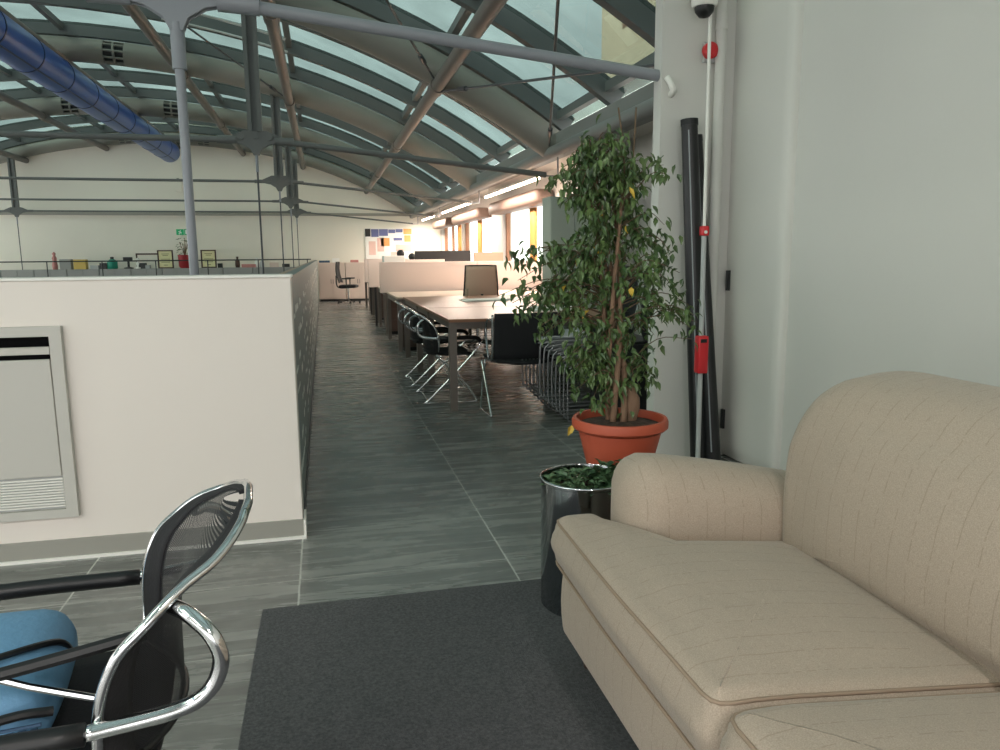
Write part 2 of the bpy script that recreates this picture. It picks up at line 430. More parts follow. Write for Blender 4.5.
# low ceiling strip over the desks
struct(B(XE+.2, 3.8, 4.25, YEND, 2.56, 2.64).build('ceiling', M['wall']))
struct(B(XE-.02, XE+.16, YBACK, YEND, 2.42, 2.66).build('trim_2', M['rafterblue']))     # eave gutter beam
struct(T([(XE-.06, YBACK, 2.44), (XE-.06, YEND, 2.44)], .07).build('trim_3', M['rafterblue'], smooth=True))
struct(B(XW-.16, XW+.02, YBACK, YEND, 2.42, 2.66).build('trim_4', M['rafterblue']))
struct(B(XW, XE+.6, YEND-.07, YEND, 2.44, 2.52).build('trim_5', M['skirt']))             # ledge on the end wall
# glazed vault
def strip(x0, x1, y0, y1, o0, o1, n=40):
    m = MB(); st = []
    for i in range(n+1):
        x = x0+(x1-x0)*i/n; a = off(x, o0); b = off(x, o1); st.append((a, b))
    bb = 0
    for (a, b) in st: m.v += [(a[0], y0, a[1]), (b[0], y0, b[1]), (b[0], y1, b[1]), (a[0], y1, a[1])]
    for i in range(n):
        p, q = 4*i, 4*i+4
        for k in range(4): m.f.append((p+k, p+(k+1) % 4, q+(k+1) % 4, q+k))
    m.f += [(0, 1, 2, 3), tuple(4*n+k for k in (3, 2, 1, 0))]
    return m
arch_y = [-.5, 4.2, 8.9, 13.6, 18.3, 22.88]
P_ = 4.7/3
k = 0; y = -.5-P_*2
ys = []
while y < YEND: ys.append(y); y += P_
g = struct(strip(XW, XE+.05, YBACK, YEND, .36, .372).build('ceiling', M['roofglass'], smooth=True))
for i, y in enumerate(ys):
    near_arch = min(abs(y-a) for a in arch_y) < .3
    struct(strip(XW, XE+.03, y-.055, y+.055, .20, .40).build('trim_%d' % (10+i), M['rafter'], smooth='auto'))
# glazing bars along the vault
for i, x in enumerate((XE-.1, 1.36, -.42, -2.05, -3.78, -5.6, -7.6, -9.4)):
    a = off(x, .3)
    struct(B(a[0]-.04, a[0]+.04, YBACK, YEND, a[1]-.03, a[1]+.06).build('trim_%d' % (60+i), M['rafter']))

# ------------------------------------------------------------------ roof steel
ordn = ['behind the camera', 'nearest', 'second from the camera', 'third from the camera', 'fourth from the camera', 'against the end wall']
for i, Y in enumerate(arch_y):
    r_ = .18 if i < 5 else .15
    t = empty('roof_arch', (XW, Y, zv(XW)))
    L = lambda v: (v[0]-XW, v[1]-Y, v[2]-zv(XW))
    for (a, b) in ((XW, -5.2), (-4.9, -3.2), (-2.9, 1.98 if i == 1 else XE)):
        n = max(3, int((b-a)*4))
        T([L((a+(b-a)*q/n, Y, zv(a+(b-a)*q/n))) for q in range(n+1)], r_, 18).build('arch_tube', M['tube'], t, smooth='auto')
    for a, b in ((-5.2, -4.9), (-3.2, -2.9)):
        c = T([L((a, Y, zv(a))), L((b, Y, zv(b)))], r_*.72, 14).build('joint_core', M['black'], t, smooth='auto')
        m = MB()
        for q in range(10):
            an = 2*PI*q/10; dy, dz = r_*.9*math.cos(an), r_*.9*math.sin(an)
            m.tube([L((a, Y+dy, zv(a)+dz)), L((b, Y+dy, zv(b)+dz))], .018, 6)
        m.tube([L(((a+b)/2-.015, Y, zv((a+b)/2))), L(((a+b)/2+.015, Y, zv((a+b)/2)))], r_*.98, 18)
        m.build('joint_bolts', M['tube'], t)
    tag(t, ('pale tubular roof arch, %s' % ordn[i]) if i else 'pale tubular roof arch over the sitting corner', 'roof arch', 'tubular arches of the vaulted roof')
plab = ['first purlin in from the right eave, crossing in front of the arches', 'second purlin from the right eave, brown tube above the hanging posts', 'purlin just right of the roof ridge, third from the right eave',
        'purlin running directly above the blue duct', 'purlin left of the blue duct', 'second purlin left of the blue duct, nearest to the left eave']
for i, x in enumerate((1.36, -.42, -2.05, -3.78, -5.6, -7.6)):
    z = zv(x)-.2
    t = T([(x, YBACK, z), (x, YEND-.02, z)], .075, 14).build('roof_purlin', M['purlin'], smooth='auto')
    if i == 3: z = zv(x)
    for Y in arch_y[1:5]:
        T([(x, Y-.13, z), (x, Y+.13, z)], .09, 14).build('sleeve', M['purlin'], t, smooth='auto')
    tag(t, plab[i], 'purlin', 'purlins along the vaulted roof')
# tension trusses
XN = -.65; XN2 = -7.8; ZN = 2.52
fish = [(-.30, .015), (-.22, .05), (-.12, .095), (.12, .095), (.22, .05), (.30, .015), (.30, -.015), (.14, -.05), (.06, -.10), (.03, -.16), (-.03, -.16), (-.06, -.10), (-.14, -.05), (-.30, -.015)]
for i, Y in enumerate(arch_y[1:]):
    if i == 4: Y = 22.6
    t = empty('tie_truss', (XN, Y, ZN))
    L = lambda x, z, dy=0: (x-XN, dy, z-ZN)
    rb = .033 if i < 2 else .022; tm = M['tie'] if i == 0 else M['tiefar']
    T([L(XN2+.25, ZN), L(XN-.25, ZN)], rb, 12).build('tie_bar', tm, t, smooth='auto')
    xe, ze = 2.66, 2.2
    if i == 0: xe, ze = 1.965, 2.259
    d = (ze-ZN)/(xe-XN)
    T([L(XN+.25, ZN-.01), L(xe, ze)], rb, 12).build('tie_bar', tm, t, smooth='auto')
    if i > 0:
        T([L(xe-.005, ze-.01), L(XE+.06, ze-.01), L(XE+.06, 2.42)], .011, 8).build('end_bracket', M['tie'], t, smooth='auto')
    T([L(XN2-.25, ZN-.01), L(2*XC-2.4, 2.2)], rb, 12).build('tie_bar', tm, t, smooth='auto')
    for X in (XN, XN2):
        m = MB()
        for dy in (-.03, .018): m.prism(fish, lambda p, dy=dy, X=X: L(X+p[0], ZN+p[1], dy), lambda p, dy=dy, X=X: L(X+p[0], ZN+p[1], dy+.012))
        pl = m.build('node_plate', tm, t, bevel=.003)
        for bx in (-.15, 0, .15): T([L(X+bx, ZN+.03, -.05), L(X+bx, ZN+.03, .05)], .035 if bx else .025, 12).build('pin', tm, pl, smooth='auto')
        for sx in (-1, 1):
            dz = -.01 if (sx > 0) == (X == XN) else 0
            T([L(X+sx*.2, ZN+dz*.6), L(X+sx*.40, ZN+dz*1.6)], .05 if i == 0 else rb*1.35, 12).build('sleeve', tm, pl, smooth='auto')
        zt = zv(X)-.12
        m = MB()
        for dx in (-.075, .03): m.box(X+dx-XN, X+dx+.045-XN, -.05, .05, .09, zt-ZN)
        m.box(X-.03-XN, X+.03-XN, -.012, .012, .09, zt-ZN)
        m.build('post', tm, t)
        rr = .024 if i == 0 else .011
        T([L(X, ZN-.12), L(X, ZN-.34)], rr*1.45, 12).build('rod_sleeve', M['tie'], t, smooth='auto')
        T([L(X, ZN-.3), L(X, 0)], rr, 10).build('hanger_rod', M['tie'] if i == 0 else M['rod'], t, smooth='auto')
    tag(t, 'grey steel tie truss with node plates and rods, %s' % ('nearest, meeting the column', 'second from camera', 'third from camera', 'fourth from camera', 'last, by end wall')[i], 'truss', 'tie trusses under the roof arches')
# diagonal wind bracing in the roof plane
br = [((1.36, 8.9, 3.1), (2.70, 4.5, 2.5), 'thin dark bracing rod from the second arch towards the white column'),
      ((2.70, 8.9, 2.5), (1.36, 4.2, 3.2), 'thin dark bracing rod rising steeply from the eave end of the second arch'),
      ((1.36, 8.9, 3.2), (-.42, 4.2, 3.85), 'thin dark bracing rod above the nearest tie bar, left of the first purlin'),
      ((-.42, 13.6, 3.85), (-2.05, 8.9, 4.2), 'thin turnbuckled bracing rod by the brown purlin above the hanging posts')]
for a, b, l in br:
    o = T([a, b], .013, 8).build('bracing_rod', M['rod'], smooth='auto')
    a, b = Vector(a), Vector(b); mm = a.lerp(b, .12)
    T([mm, a.lerp(b, .155)], .028, 10).build('turnbuckle', M['rod'], o, smooth='auto')
    tag(o, l, 'bracing rod')
# pair of thin pale conduits in the roof
for k, (o_, l_) in enumerate(((.10, 'upper'), (-.06, 'lower'))):
    pts = []
    for q in range(12):
        x = -2.0+1.62*q/11; a = off(x, .12)
        pts.append((a[0], 11.2+o_*4, a[1]))
    tag(T(pts, .016, 8).build('cable_conduit', M['cable'], smooth='auto'), 'thin pale conduit curving under the dark roof panels, %s of the pair' % l_, 'conduit', 'pale conduits under the roof')
# spiral duct
t = empty('ventilation_duct', (-3.85, 0, 4.05))
T([(0, -4.3, 0), (0, 22.0, 0)], .26, 36, caps=False).build('duct_tube', M['duct'], t, smooth='auto')
T([(0, 22.0, 0), (0, 22.2, 0), (0, 22.5, 0)], [.26, .265, .20], 36).build('end_cap', M['duct'], t, smooth='auto')
m = MB()
for q in range(20): T([(0, -3.6+q*1.3, 0), (0, -3.57+q*1.3, 0)], .268, 36).build('seam_ring', M['ductseam'], t, smooth='auto')
T([(.15, -4.3, -.225), (.15, 22.0, -.225)], .012, 8).build('side_seam', M['ductseam'], t)
tag(t, 'long round blue ventilation duct hanging under the roof ridge', 'duct')
# thin pale hanging cables
for (x, Y, z1, l) in ((-5.0, 9.5, 2.0, 'thin pale cable hanging from the roof, left of the pair over the duct'), (-4.55, 9.9, 2.05, 'thin pale cable hanging from the roof, right of the pair over the duct')):
    zt = zv(x)+.2
    tag(T([(x, Y, zt), (x, Y, z1+.7)], .008, 6).build('hanging_cable', M['cable'], smooth='auto'), l, 'cable')

# ------------------------------------------------------------------ parapet and railing
PY = 3.35
struct(B(XW, -.135, PY, PY+.13, 0, 1.165).build('wall_parapet', M['parapet'], bevel=.004))
struct(B(XW, -.13, PY-.006, PY+.135, 1.165, 1.178).build('trim_6', M['white'], bevel=.003))
struct(B(XW, -.13, PY-.012, PY, 0, .088).build('baseboard_parapet', M['skirt']))
struct(B(XW, -.123, PY-.02, PY-.002, 0, .014).build('trim_7', M['white']))
struct(B(-.133, -.123, PY-.015, PY+.13, 0, .088).build('baseboard_parapet_end', M['white']))
# fan coil unit recessed in the parapet
t = empty('fan_coil_unit', (-1.6, PY, .19))
L = lambda x, y, z: (x+1.6, y-PY, z-.19)
def LB(m, x0, x1, y0, y1, z0, z1): return m.box(x0+1.6, x1+1.6, y0-PY, y1-PY, z0-.19, z1-.19)
m = MB(); x0, x1, z0, z1 = -2.16, -1.035, .19, .985
LB(m, x0, x1, PY-.028, PY-.001, z0, z0+.035); LB(m, x0, x1, PY-.028, PY-.001, z1-.04, z1); LB(m, x0, x0+.04, PY-.028, PY-.001, z0+.035, z1-.04); LB(m, x1-.045, x1, PY-.028, PY-.001, z0+.035, z1-.04)
m.build('frame', M['unit'], t)
LB(MB(), x0+.04, x1-.04, PY-.006, PY-.001, .84, .95).build('air_slot', M['slot'], t)
LB(MB(), x0+.04, x1-.05, PY-.02, PY-.004, .872, .903).build('slot_flap', M['unit'], t, bevel=.002)
LB(MB(), x0+.04, x1-.052, PY-.02, PY-.004, .365, .852).build('front_panel', M['unit'], t, bevel=.003)
m = MB()
for q in range(11):
    z = .235+q*.0115
    LB(m, x0+.04, x1-.05, PY-.018, PY-.004, z, z+.006)
m.build('louvre', M['white'], t)
LB(MB(), x0+.04, x1-.045, PY-.005, PY-.001, .22, .365).build('grille_back', M['ltgrey'], t)
tag(t, 'beige fan coil heating unit set into the low white parapet', 'fan coil unit')
# perforated railing along the aisle
t = empty('perforated_railing', (-.19, 3.5, 0))
n = 12; y0, y1 = 3.52, 22.4
LL = (y1-y0)/n
for q in range(n):
    a, b = y0+q*LL-3.5, y0+(q+1)*LL-3.5-.03
    m = B(.035, .05, a, b+.03, .06, 1.155)
    p = m.build('panel', M['panelg'], t)
    mm = MB(); rnd = random.Random(5+q)
    for r0 in range(7):
        for c0 in range(6):
            if rnd.random() < .35: continue
            yy = a+.1+c0*(b-a-.2)/6+rnd.uniform(-.03, .03)+(.1 if r0 % 2 else 0); zz = .2+r0*.13+rnd.uniform(-.02, .02)
            mm.box(.05, .0515, yy, yy+rnd.uniform(.07, .2), zz, zz+rnd.uniform(.015, .04))
    mm.build('slot_pattern', M['chip'], p)
    B(.0, .034, b, b+.03, 0, 1.13).build('post', M['dark'], t)
B(-.045, -.005, 0, y1-3.5, 1.12, 1.165).build('handrail', M['wood'], t, bevel=.006)
B(-.005, .052, 0, y1-3.5, 1.155, 1.165).build('cap_strip', M['panelg'], t)
B(.02, .058, 0, y1-3.5, 0, .05).build('bottom_rail', M['dark'], t)
tag(t, 'long grey perforated railing with wooden handrail beside the aisle', 'railing')
t = empty('pipe_railing', (-5, 22.0, 0))
T([(-5.9, -.35, 1.19), (4.7, -.35, 1.19)], .016, 8).build('rail', M['dark'], t)
for q in range(9): T([(-5.8+q*1.3, -.35, 0), (-5.8+q*1.3, -.35, 1.18)], .014, 8).build('post', M['dark'], t)
tag(t, 'thin dark pipe railing in front of the row of far cabinets', 'railing')
def cabinet(x, i):
    t = empty('low_cabinet', (x, 22.3, 0))
    B(-.385, .385, -.24, .24, .04, .98).build('body', M['lockg'], t, bevel=.004)
    for s in (-1, 1):
        d = B(min(.006*s, .375*s), max(.006*s, .375*s), -.256, -.24, .07, .95).build('door', M['lockg'], t, bevel=.003)
        B(.03*s-.006, .03*s+.006, -.272, -.256, .6, .72).build('handle', M['dark'], d)
    return t
c0 = cabinet(-.72, 0)
words_ = ['first', 'second', 'third', 'fourth', 'fifth', 'sixth', 'seventh', 'eighth', 'ninth', 'tenth', 'eleventh', 'twelfth']
for q in range(11):
    c = c0 if q == 0 else copy_tree(c0)
    c.location = (-.72-.78*q, 22.3, 0)
    tag(c, 'low grey cabinet beneath the far wall, %s from the right end of its row' % words_[q], 'cabinet', 'low grey cabinets below the end wall')
ZS = .98; YI = 22.25
def item(name, m, mt, label, cat, **k): return tag(m.build(name, M[mt], **k), label, cat)
item('figurine', MB().lathe([(.06, ZS), (.07, ZS+.1), (.05, ZS+.22), (.06, ZS+.3), (.03, ZS+.36), (.045, ZS+.42), (.01, ZS+.46)], -6.9, YI, 14), 'pink', 'tall pink figurine at the left end of the shelf of trophies', 'figurine', smooth=True)
item('storage_box', B(-6.76, -6.48, YI-.1, YI+.1, ZS, ZS+.27), 'lockg', 'grey box between the pink figurine and the yellow box', 'box', bevel=.01)
item('carton', B(-6.42, -6.12, YI-.12, YI+.1, ZS, ZS+.26), 'yellowb', 'yellow box on the far cabinets', 'box', bevel=.01)
t = empty('water_bottle', (-5.5, YI, ZS)); MB().lathe([(.11, 0), (.13, .02), (.13, .2), (.05, .26)], 0, 0, 16).build('bottle_body', M['teal'], t, smooth=True); MB().lathe([(.045, .26), (.045, .32)], 0, 0, 12).build('cap', M['black'], t)
tag(t, 'squat teal bottle with black cap among the trophies', 'bottle')
t = empty('camera_stand', (-5.1, YI, ZS)); MB().lathe([(.12, 0), (.12, .03), (.03, .05), (.03, .2)], 0, 0, 14).build('base', M['black'], t); B(-.12, .1, -.05, .05, .2, .31).build('head', M['black'], t, bevel=.01)
tag(t, 'small black object on a round foot right of the teal bottle', 'stand')
for q, (x, w, h, mt, l) in enumerate(((-5.93, .2, .10, 'ltgrey', 'flat light grey case right of the yellow box'), (-5.72, .16, .16, 'dark', 'small dark case left of the teal bottle'), (-4.75, .18, .15, 'dark', 'small dark case left of the white figurine'), (-4.62, .12, .09, 'ltgrey', 'tiny grey case beside the white figurine'), (-2.76, .12, .12, 'black', 'small black cube right of the right-hand certificate'), (-2.0, .38, .09, 'pink', 'flat pink box behind the railing'), (-1.32, .24, .13, 'cab', 'beige box near the right end of the far cabinets'), (-1.0, .2, .09, 'black', 'flat black case at the right end of the far cabinets'))):
    item('small_case', B(x-w/2, x+w/2, YI-.08, YI+.08, ZS, ZS+h), mt, l, 'case', bevel=.006)
t = empty('statuette', (-4.85, YI-.05, ZS)); MB().lathe([(.07, 0), (.07, .03), (.03, .05), (.05, .15), (.02, .2)], 0, 0, 12).build('figure', M['white'], t, smooth=True); MB().sphere((0, 0, .25), .045, 8).build('head', M['white'], t, smooth=True)
tag(t, 'small white statuette in front of the empty brown frame', 'statuette')
t = empty('picture_frame', (-4.6, YI+.12, ZS)); m = MB(); m.box(-.33, .33, -.01, .01, .37, .41).box(-.33, -.29, -.01, .01, 0, .41).box(.29, .33, -.01, .01, 0, .41)
m.build('frame', M['certf'], t); B(-.29, .29, .0, .008, 0, .37).build('picture', M['endwall'], t)
tag(t, 'wide brown picture frame left of the certificates', 'picture frame')
for x, l in ((-4.16, 'left of the red pot'), (-3.05, 'right of the red pot')):
    t = empty('framed_certificate', (x, YI, ZS))
    m = MB().box(-.2, .2, -.015, .015, 0, .03).box(-.2, .2, -.015, .015, .46, .49).box(-.2, -.165, -.015, .015, 0, .49).box(.165, .2, -.015, .015, 0, .49)
    m.build('frame', M['certf'], t)
    p = B(-.165, .165, -.005, .01, .03, .46).build('certificate', M['certp'], t)
    m = MB()
    for zz, w in ((.38, .1), (.34, .07), (.24, .12), (.2, .12), (.16, .11), (.08, .05)): m.box(-w, w, -.007, -.005, zz, zz+.014)
    m.build('print', M['certl'], p)
    tag(t, 'framed certificate with dark border, ' + l, 'framed certificate', 'framed certificates on the far cabinets')
t = empty('potted_plant', (-3.66, YI, ZS))
MB().lathe([(.13, 0), (.17, .05), (.18, .3), (.19, .36), (.16, .36), (.15, .3)], 0, 0, 20).build('pot', M['redmat'], t, smooth='auto')
m = MB(); rnd = random.Random(3)
for q in range(9):
    a = rnd.uniform(0, 6.28); h = rnd.uniform(.45, .8); rr_ = rnd.uniform(.03, .16)
    m.tube([(0, 0, .3), (rr_*.4*math.cos(a), rr_*.4*math.sin(a), h*.7), (rr_*math.cos(a), rr_*math.sin(a), h)], .008, 5)
st_ = m.build('stem', M['bark'], t)
def leaf(m, p, d, up, L_, W_, fold=.25, bend=.25):
    d = d.normalized(); s = d.cross(up); s = s.normalized() if s.length > 1e-4 else d.orthogonal().normalized(); nrm = s.cross(d).normalized()
    b = len(m.v)
    prof = ((0, 0), (.3, .9), (.6, .8), (1, 0))
    q1 = p+d*L_*.3-nrm*L_*.02; q2 = p+d*L_*.62-nrm*L_*bend*.25; tip = p+d*L_-nrm*L_*bend
    for v in (p, q1+s*W_/2+nrm*W_*fold, q1, q1-s*W_/2+nrm*W_*fold, q2+s*W_*.38+nrm*W_*fold, q2, q2-s*W_*.38+nrm*W_*fold, tip): m.v.append(tuple(v))
    for f in ((0, 2, 1), (0, 3, 2), (1, 2, 5, 4), (2, 3, 6, 5), (4, 5, 7), (5, 6, 7)): m.f.append(tuple(b+i for i in f))
m = MB()
for q in range(60):
    a = rnd.uniform(0, 6.28); r1 = rnd.uniform(0, .2); z = rnd.uniform(.36, .82)
    leaf(m, Vector((r1*math.cos(a), r1*math.sin(a), z)), Vector((math.cos(a), math.sin(a), rnd.uniform(-.6, .6))), Vector((0, 0, 1)), .08, .045)
m.build('leaves', M['leaf'], t)
tag(t, 'little plant in a dark red pot between two certificates', 'potted plant')
for x, h, mt, l in ((-2.3, .3, 'certf', 'slim brown vase right of the small black cube'), (-1.78, .26, 'paper', 'white bottle left of the nearest hanger rod'), (-1.65, .22, 'ltgrey', 'grey bottle next to the white bottle')):
    item('vase' if 'vase' in l else 'bottle', MB().lathe([(.06, ZS), (.065, ZS+h*.3), (.06, ZS+h*.6), (.025, ZS+h*.8), (.035, ZS+h)], x, YI, 14), mt, l, 'vase' if 'vase' in l else 'bottle', smooth=True)
# exit signs, emergency light on the end wall
for x, s, l in ((-3.88, -1, 'left of the pair'), (-3.67, 1, 'right of the pair')):
    t = B(x-.095, x+.095, YEND-.03, YEND-.001, 1.9, 2.06).build('exit_sign', M['green'])
    m = MB()
    yy = YEND-.033
    if s < 0:   # running figure
        m.box(x-.01, x+.02, yy, yy+.003, 1.96, 2.005).sphere((x+.015, yy, 2.025), .012, 6)
        m.box(x-.05, x+.0, yy, yy+.003, 1.985, 1.997).box(x+.02, x+.05, yy, yy+.003, 1.97, 1.982).box(x-.03, x-.012, yy, yy+.003, 1.915, 1.965).box(x+.012, x+.04, yy, yy+.003, 1.94, 1.96)
    else:       # door and arrow
        m.box(x-.07, x-.01, yy, yy+.003, 1.92, 2.04).box(x+.01, x+.055, yy, yy+.003, 1.972, 1.988)
        m.prism([(x+.05, 1.955), (x+.08, 1.98), (x+.05, 2.005)], lambda p: (p[0], yy, p[1]), lambda p: (p[0], yy+.003, p[1]))
    m.build('pictogram', M['paper'], t)
    tag(t, 'small green emergency exit sign on the end wall, '+l, 'exit sign', 'green exit signs')
t = empty('emergency_light', (-3.83, YEND-.05, 3.1)); B(-.09, .09, 0, .049, 0, .24).build('housing', M['endwall'], t, bevel=.01); B(-.03, .03, -.02, .049, .3, .36).build('sensor', M['skirt'], t)
tag(t, 'small pale box with a sensor high on the end wall', 'wall box')

# ------------------------------------------------------------------ far corner of the office
t = empty('poster_board', (1.98, YEND-.03, 1.1))
B(-.7, .7, 0, .028, 0, .98).build('board', M['paper'], t)
m = MB(); m.box(-.7, -.54, -.004, 0, .74, .97); m.build('dark_print', M['greyscreen'], t)
rnd = random.Random(8)
for (mt, cells) in (('bprint', [(-.52, -.3, .73, .96), (-.29, -.02, .76, .96), (-.01, .2, .84, .95), (.21, .42, .86, .96), (.14, .4, .62, .7), (-.6, -.3, .02, .06)]), ('oprint', [(.44, .69, .8, .97), (.46, .66, .58, .78), (-.24, .02, .46, .70)]), ('pprint', [(.2, .68, .3, .5), (-.6, -.4, .2, .6), (-.35, -.15, .3, .7), (.05, .3, .1, .28)])):
    m = MB()
    for a, b, c, d in cells: m.box(a, b, -.004, 0, c, d)
    m.build('picture_print', M[mt], t)
tag(t, 'large wall board with blue and orange pictures on the end wall', 'poster board')

t = empty('storage_cabinet', (.25, 22.2, 0))
B(-.36, .36, -.25, .25, .06, 1.09).build('body', M['cab'], t, bevel=.004); B(-.35, .35, -.24, .24, 0, .06).build('plinth', M['black'], t)
for s in (-1, 1):
    d = B(min(.004*s, .35*s), max(.004*s, .35*s), -.262, -.25, .08, 1.07).build('door', M['cab'], t, bevel=.003); B(.03*s-.005, .03*s+.005, -.275, -.262, .5, .62).build('handle', M['dark'], d)
tag(t, 'cream two-door cabinet at the end of the aisle', 'cabinet')
t2 = copy_tree(t); t2.location = (.99, 22.2, 0); tag(t2, 'cream two-door cabinet behind the far office chair, right of another', 'cabinet')
for x, w, h, mt, l in ((.06, .3, .06, 'bluedark', 'blue folder stack on the aisle-end cabinet'), (.38, .2, .12, 'paper', 'white paper pile on the aisle-end cabinet'), (.9, .22, .07, 'pink', 'pink card tray on the second cream cabinet')):
    item('paper_pile', B(x-w/2, x+w/2, 22.05, 22.3, 1.09, 1.09+h), mt, l, 'papers', bevel=.004)

def task_chair(label, loc, rz, back='blackfab', tall=.5, frame='black'):
    t = empty('task_chair', loc, rz)
    m = MB()
    for q in range(5):
        a = 2*PI*q/5+.3; m.tube([(0, 0, .10), (.3*math.cos(a), .3*math.sin(a), .065)], [.028, .016], 8)
    bs = m.build('star_base', M['black'], t, smooth='auto')
    m = MB()
    for q in range(5):
        a = 2*PI*q/5+.3; x, y = .3*math.cos(a), .3*math.sin(a)
        m.tube([(x-.02, y, .028), (x+.02, y, .028)], .028, 12)
    m.build('castor', M['black'], bs, smooth='auto')
    T([(0, 0, .08), (0, 0, .42)], .025, 12).build('gas_column', M['chrome'], t, smooth='auto')
    rbox(-.24, .24, -.22, .25, .42, .50, .035, 8, (0, 0, .01)).build('seat', M['blackfab'], t, smooth=True)
    m = MB().grid(lambda u, v: ((u-.5)*.46*(1-.15*v), -.24-.06*v-.04*math.sin(v*PI)+.10*(2*u-1)**2*.5, .56+v*tall), 10, 10)
    bk = m.build('backrest', M[back], t, smooth=True, solid=.02)
    fr = [( (u-.5)*.48*(1-.15*v), -.24-.06*v-.04*math.sin(v*PI)+.10*(2*u-1)**2*.5, .56+v*tall) for u, v in [(q/6, 0) for q in range(7)]+[(1, q/6) for q in range(1, 7)]+[(1-q/6, 1) for q in range(1, 7)]+[(0, 1-q/6) for q in range(1, 6)]]
    T(fr, .013, 8, closed=True).build('back_frame', M[frame], bk, smooth='auto')
    T(smooth_path([(0, 0, .42), (0, -.22, .42), (0, -.31, .5), (0, -.32, .75)]), .018, 8).build('back_support', M['black'], t, smooth='auto')
    for s in (-1, 1):
        T(smooth_path([(s*.2, 0, .43), (s*.29, 0, .45), (s*.3, 0, .66)]), .014, 8).build('arm_post', M[frame], t, smooth='auto')
        rbox(s*.3-.035, s*.3+.035, -.12, .14, .655, .69, .015, 5).build('armrest', M['black'], t, smooth=True)
    return tag(t, label, 'office chair')
task_chair('black office chair rolled out into the far end of the aisle', (.66, 20.9, 0), -PI/2-.2, tall=.55)
task_chair('office chair with a tan mesh back, drawn up to the nearest desk', (2.03, 10.03, 0), 0, 'tanmesh', .56)
task_chair('black office chair near the tall grey cabinet, behind the ficus', (2.86, 9.0, 0), PI/2+.5, tall=.66)
task_chair('office chair with pale metal frame at the right side of the meeting table', (2.84, 7.3, 0), PI/2, tall=.5, frame='ltgrey')

def desk(label, x0, x1, y0, y1, nped=1):
    t = empty('office_desk', (x0, y0, 0))
    w, d = x1-x0, y1-y0
    B(0, w, 0, d, .695, .72).build('desk_top', M['desk'], t, bevel=.004)
    for a in (.0, w-.06):
        for b in (.0, d-.06): B(a+.005, a+.055, b+.005, b+.055, 0, .695).build('leg', M['tableleg'], t)
    B(.03, w-.03, .01, .04, .63, .695).build('apron', M['tableleg'], t)
    B(.01, .04, .05, d-.05, .63, .695).build('apron', M['tableleg'], t)
    return tag(t, label, 'desk', 'office desks along the window side')
def pedestal(label, x, y):
    t = empty('drawer_pedestal', (x, y, 0))
    B(-.2, .2, -.26, .26, .05, .6).build('body', M['pedestal'], t, bevel=.004)
    B(-.18, .18, -.24, .24, .0, .05).build('plinth', M['black'], t)
    for q in range(3):
        d = B(-.195, .195, -.275, -.26, .065+q*.178, .235+q*.178).build('drawer', M['pedestald'], t, bevel=.003)
        B(-.06, .06, -.285, -.275, .2+q*.178, .212+q*.178).build('handle', M['dark'], d)
    return tag(t, label, 'pedestal', 'brown pedestals under the desks')
dl = ['nearest', 'second', 'third', 'farthest']
dpos = [(.93, 3.4, 9.88, 11.5), (.95, 3.3, 12.1, 13.7), (1.0, 3.3, 14.9, 16.4), (1.02, 3.3, 17.8, 19.4)]
for q, a in enumerate(dpos):
    desk('pale-topped office desk, %s of the row behind the meeting tables' % dl[q], *a)
    pedestal('brown drawer pedestal under the %s desk' % dl[q], a[0]+.27, a[2]+.355)
    if q: pedestal('second brown drawer pedestal, behind the first, under the %s desk' % dl[q], a[0]+.27, a[2]+1.05)
for q, (x0, x1, y, z0, z1, mt, l) in enumerate(((.84, 2.35, 11.62, .4, 1.165, 'partition', 'cream desk screen behind the nearest desk, aisle end'), (2.36, 3.5, 11.62, .4, 1.165, 'partition', 'cream desk screen behind the nearest desk, window end'),
        (.80, 2.2, 13.85, .4, 1.19, 'partition', 'cream desk screen seen just above the nearest one, aisle side'), (1.67, 2.72, 14.0, .5, 1.345, 'greyscreen', 'dark grey fabric desk screen rising above the cream screens'), (.88, 2.3, 16.6, .4, 1.2, 'partition', 'cream desk screen in front of the farthest desk'), (2.78, 3.35, 14.0, .5, 1.31, 'tanscreen', 'tan desk screen right of the dark grey one'))):
    t = empty('desk_screen', (x0, y, 0))
    B(0, x1-x0, 0, .04, max(z0, .7), z1).build('screen_panel', M[mt], t, bevel=.006)
    for xx in (.1, x1-x0-.14): B(xx, xx+.04, -.02, .06, 0, .7).build('foot', M['dark'], t)
    tag(t, l, 'desk screen')
# things on the far desks
item('document_box', B(1.02, 1.38, 13.0, 13.35, .72, 1.26), 'paper', 'white document box standing above the cream screens', 'box', bevel=.01)
t = empty('desk_lamp', (1.80, 15.6, .72)); MB().lathe([(.09, 0), (.09, .02), (.015, .03), (.015, .46)], 0, 0, 14).build('stand', M['black'], t, smooth='auto'); MB().sphere((0, 0, .52), .075, 8).build('lamp_head', M['black'], t, smooth=True)
tag(t, 'round black lamp head left of the dark grey desk screen', 'desk lamp')
t2 = copy_tree(t); t2.location = (1.60, 15.9, .72); t2.scale = (1.1, 1.1, 1.12); tag(t2, 'round black lamp head above the white document box', 'desk lamp')
for x, y, w, h, mt, l in ((1.2, 15.3, .34, .06, 'bluedark', 'blue folders on the aisle end of the third desk'), (1.3, 15.75, .4, .11, 'paper', 'white paper pile on the third desk'), (1.25, 18.3, .34, .12, 'pink', 'pink folders on the farthest desk')):
    item('folder_pile', B(x-w/2, x+w/2, y-.12, y+.12, .72, .72+h), mt, l, 'folders', bevel=.006)
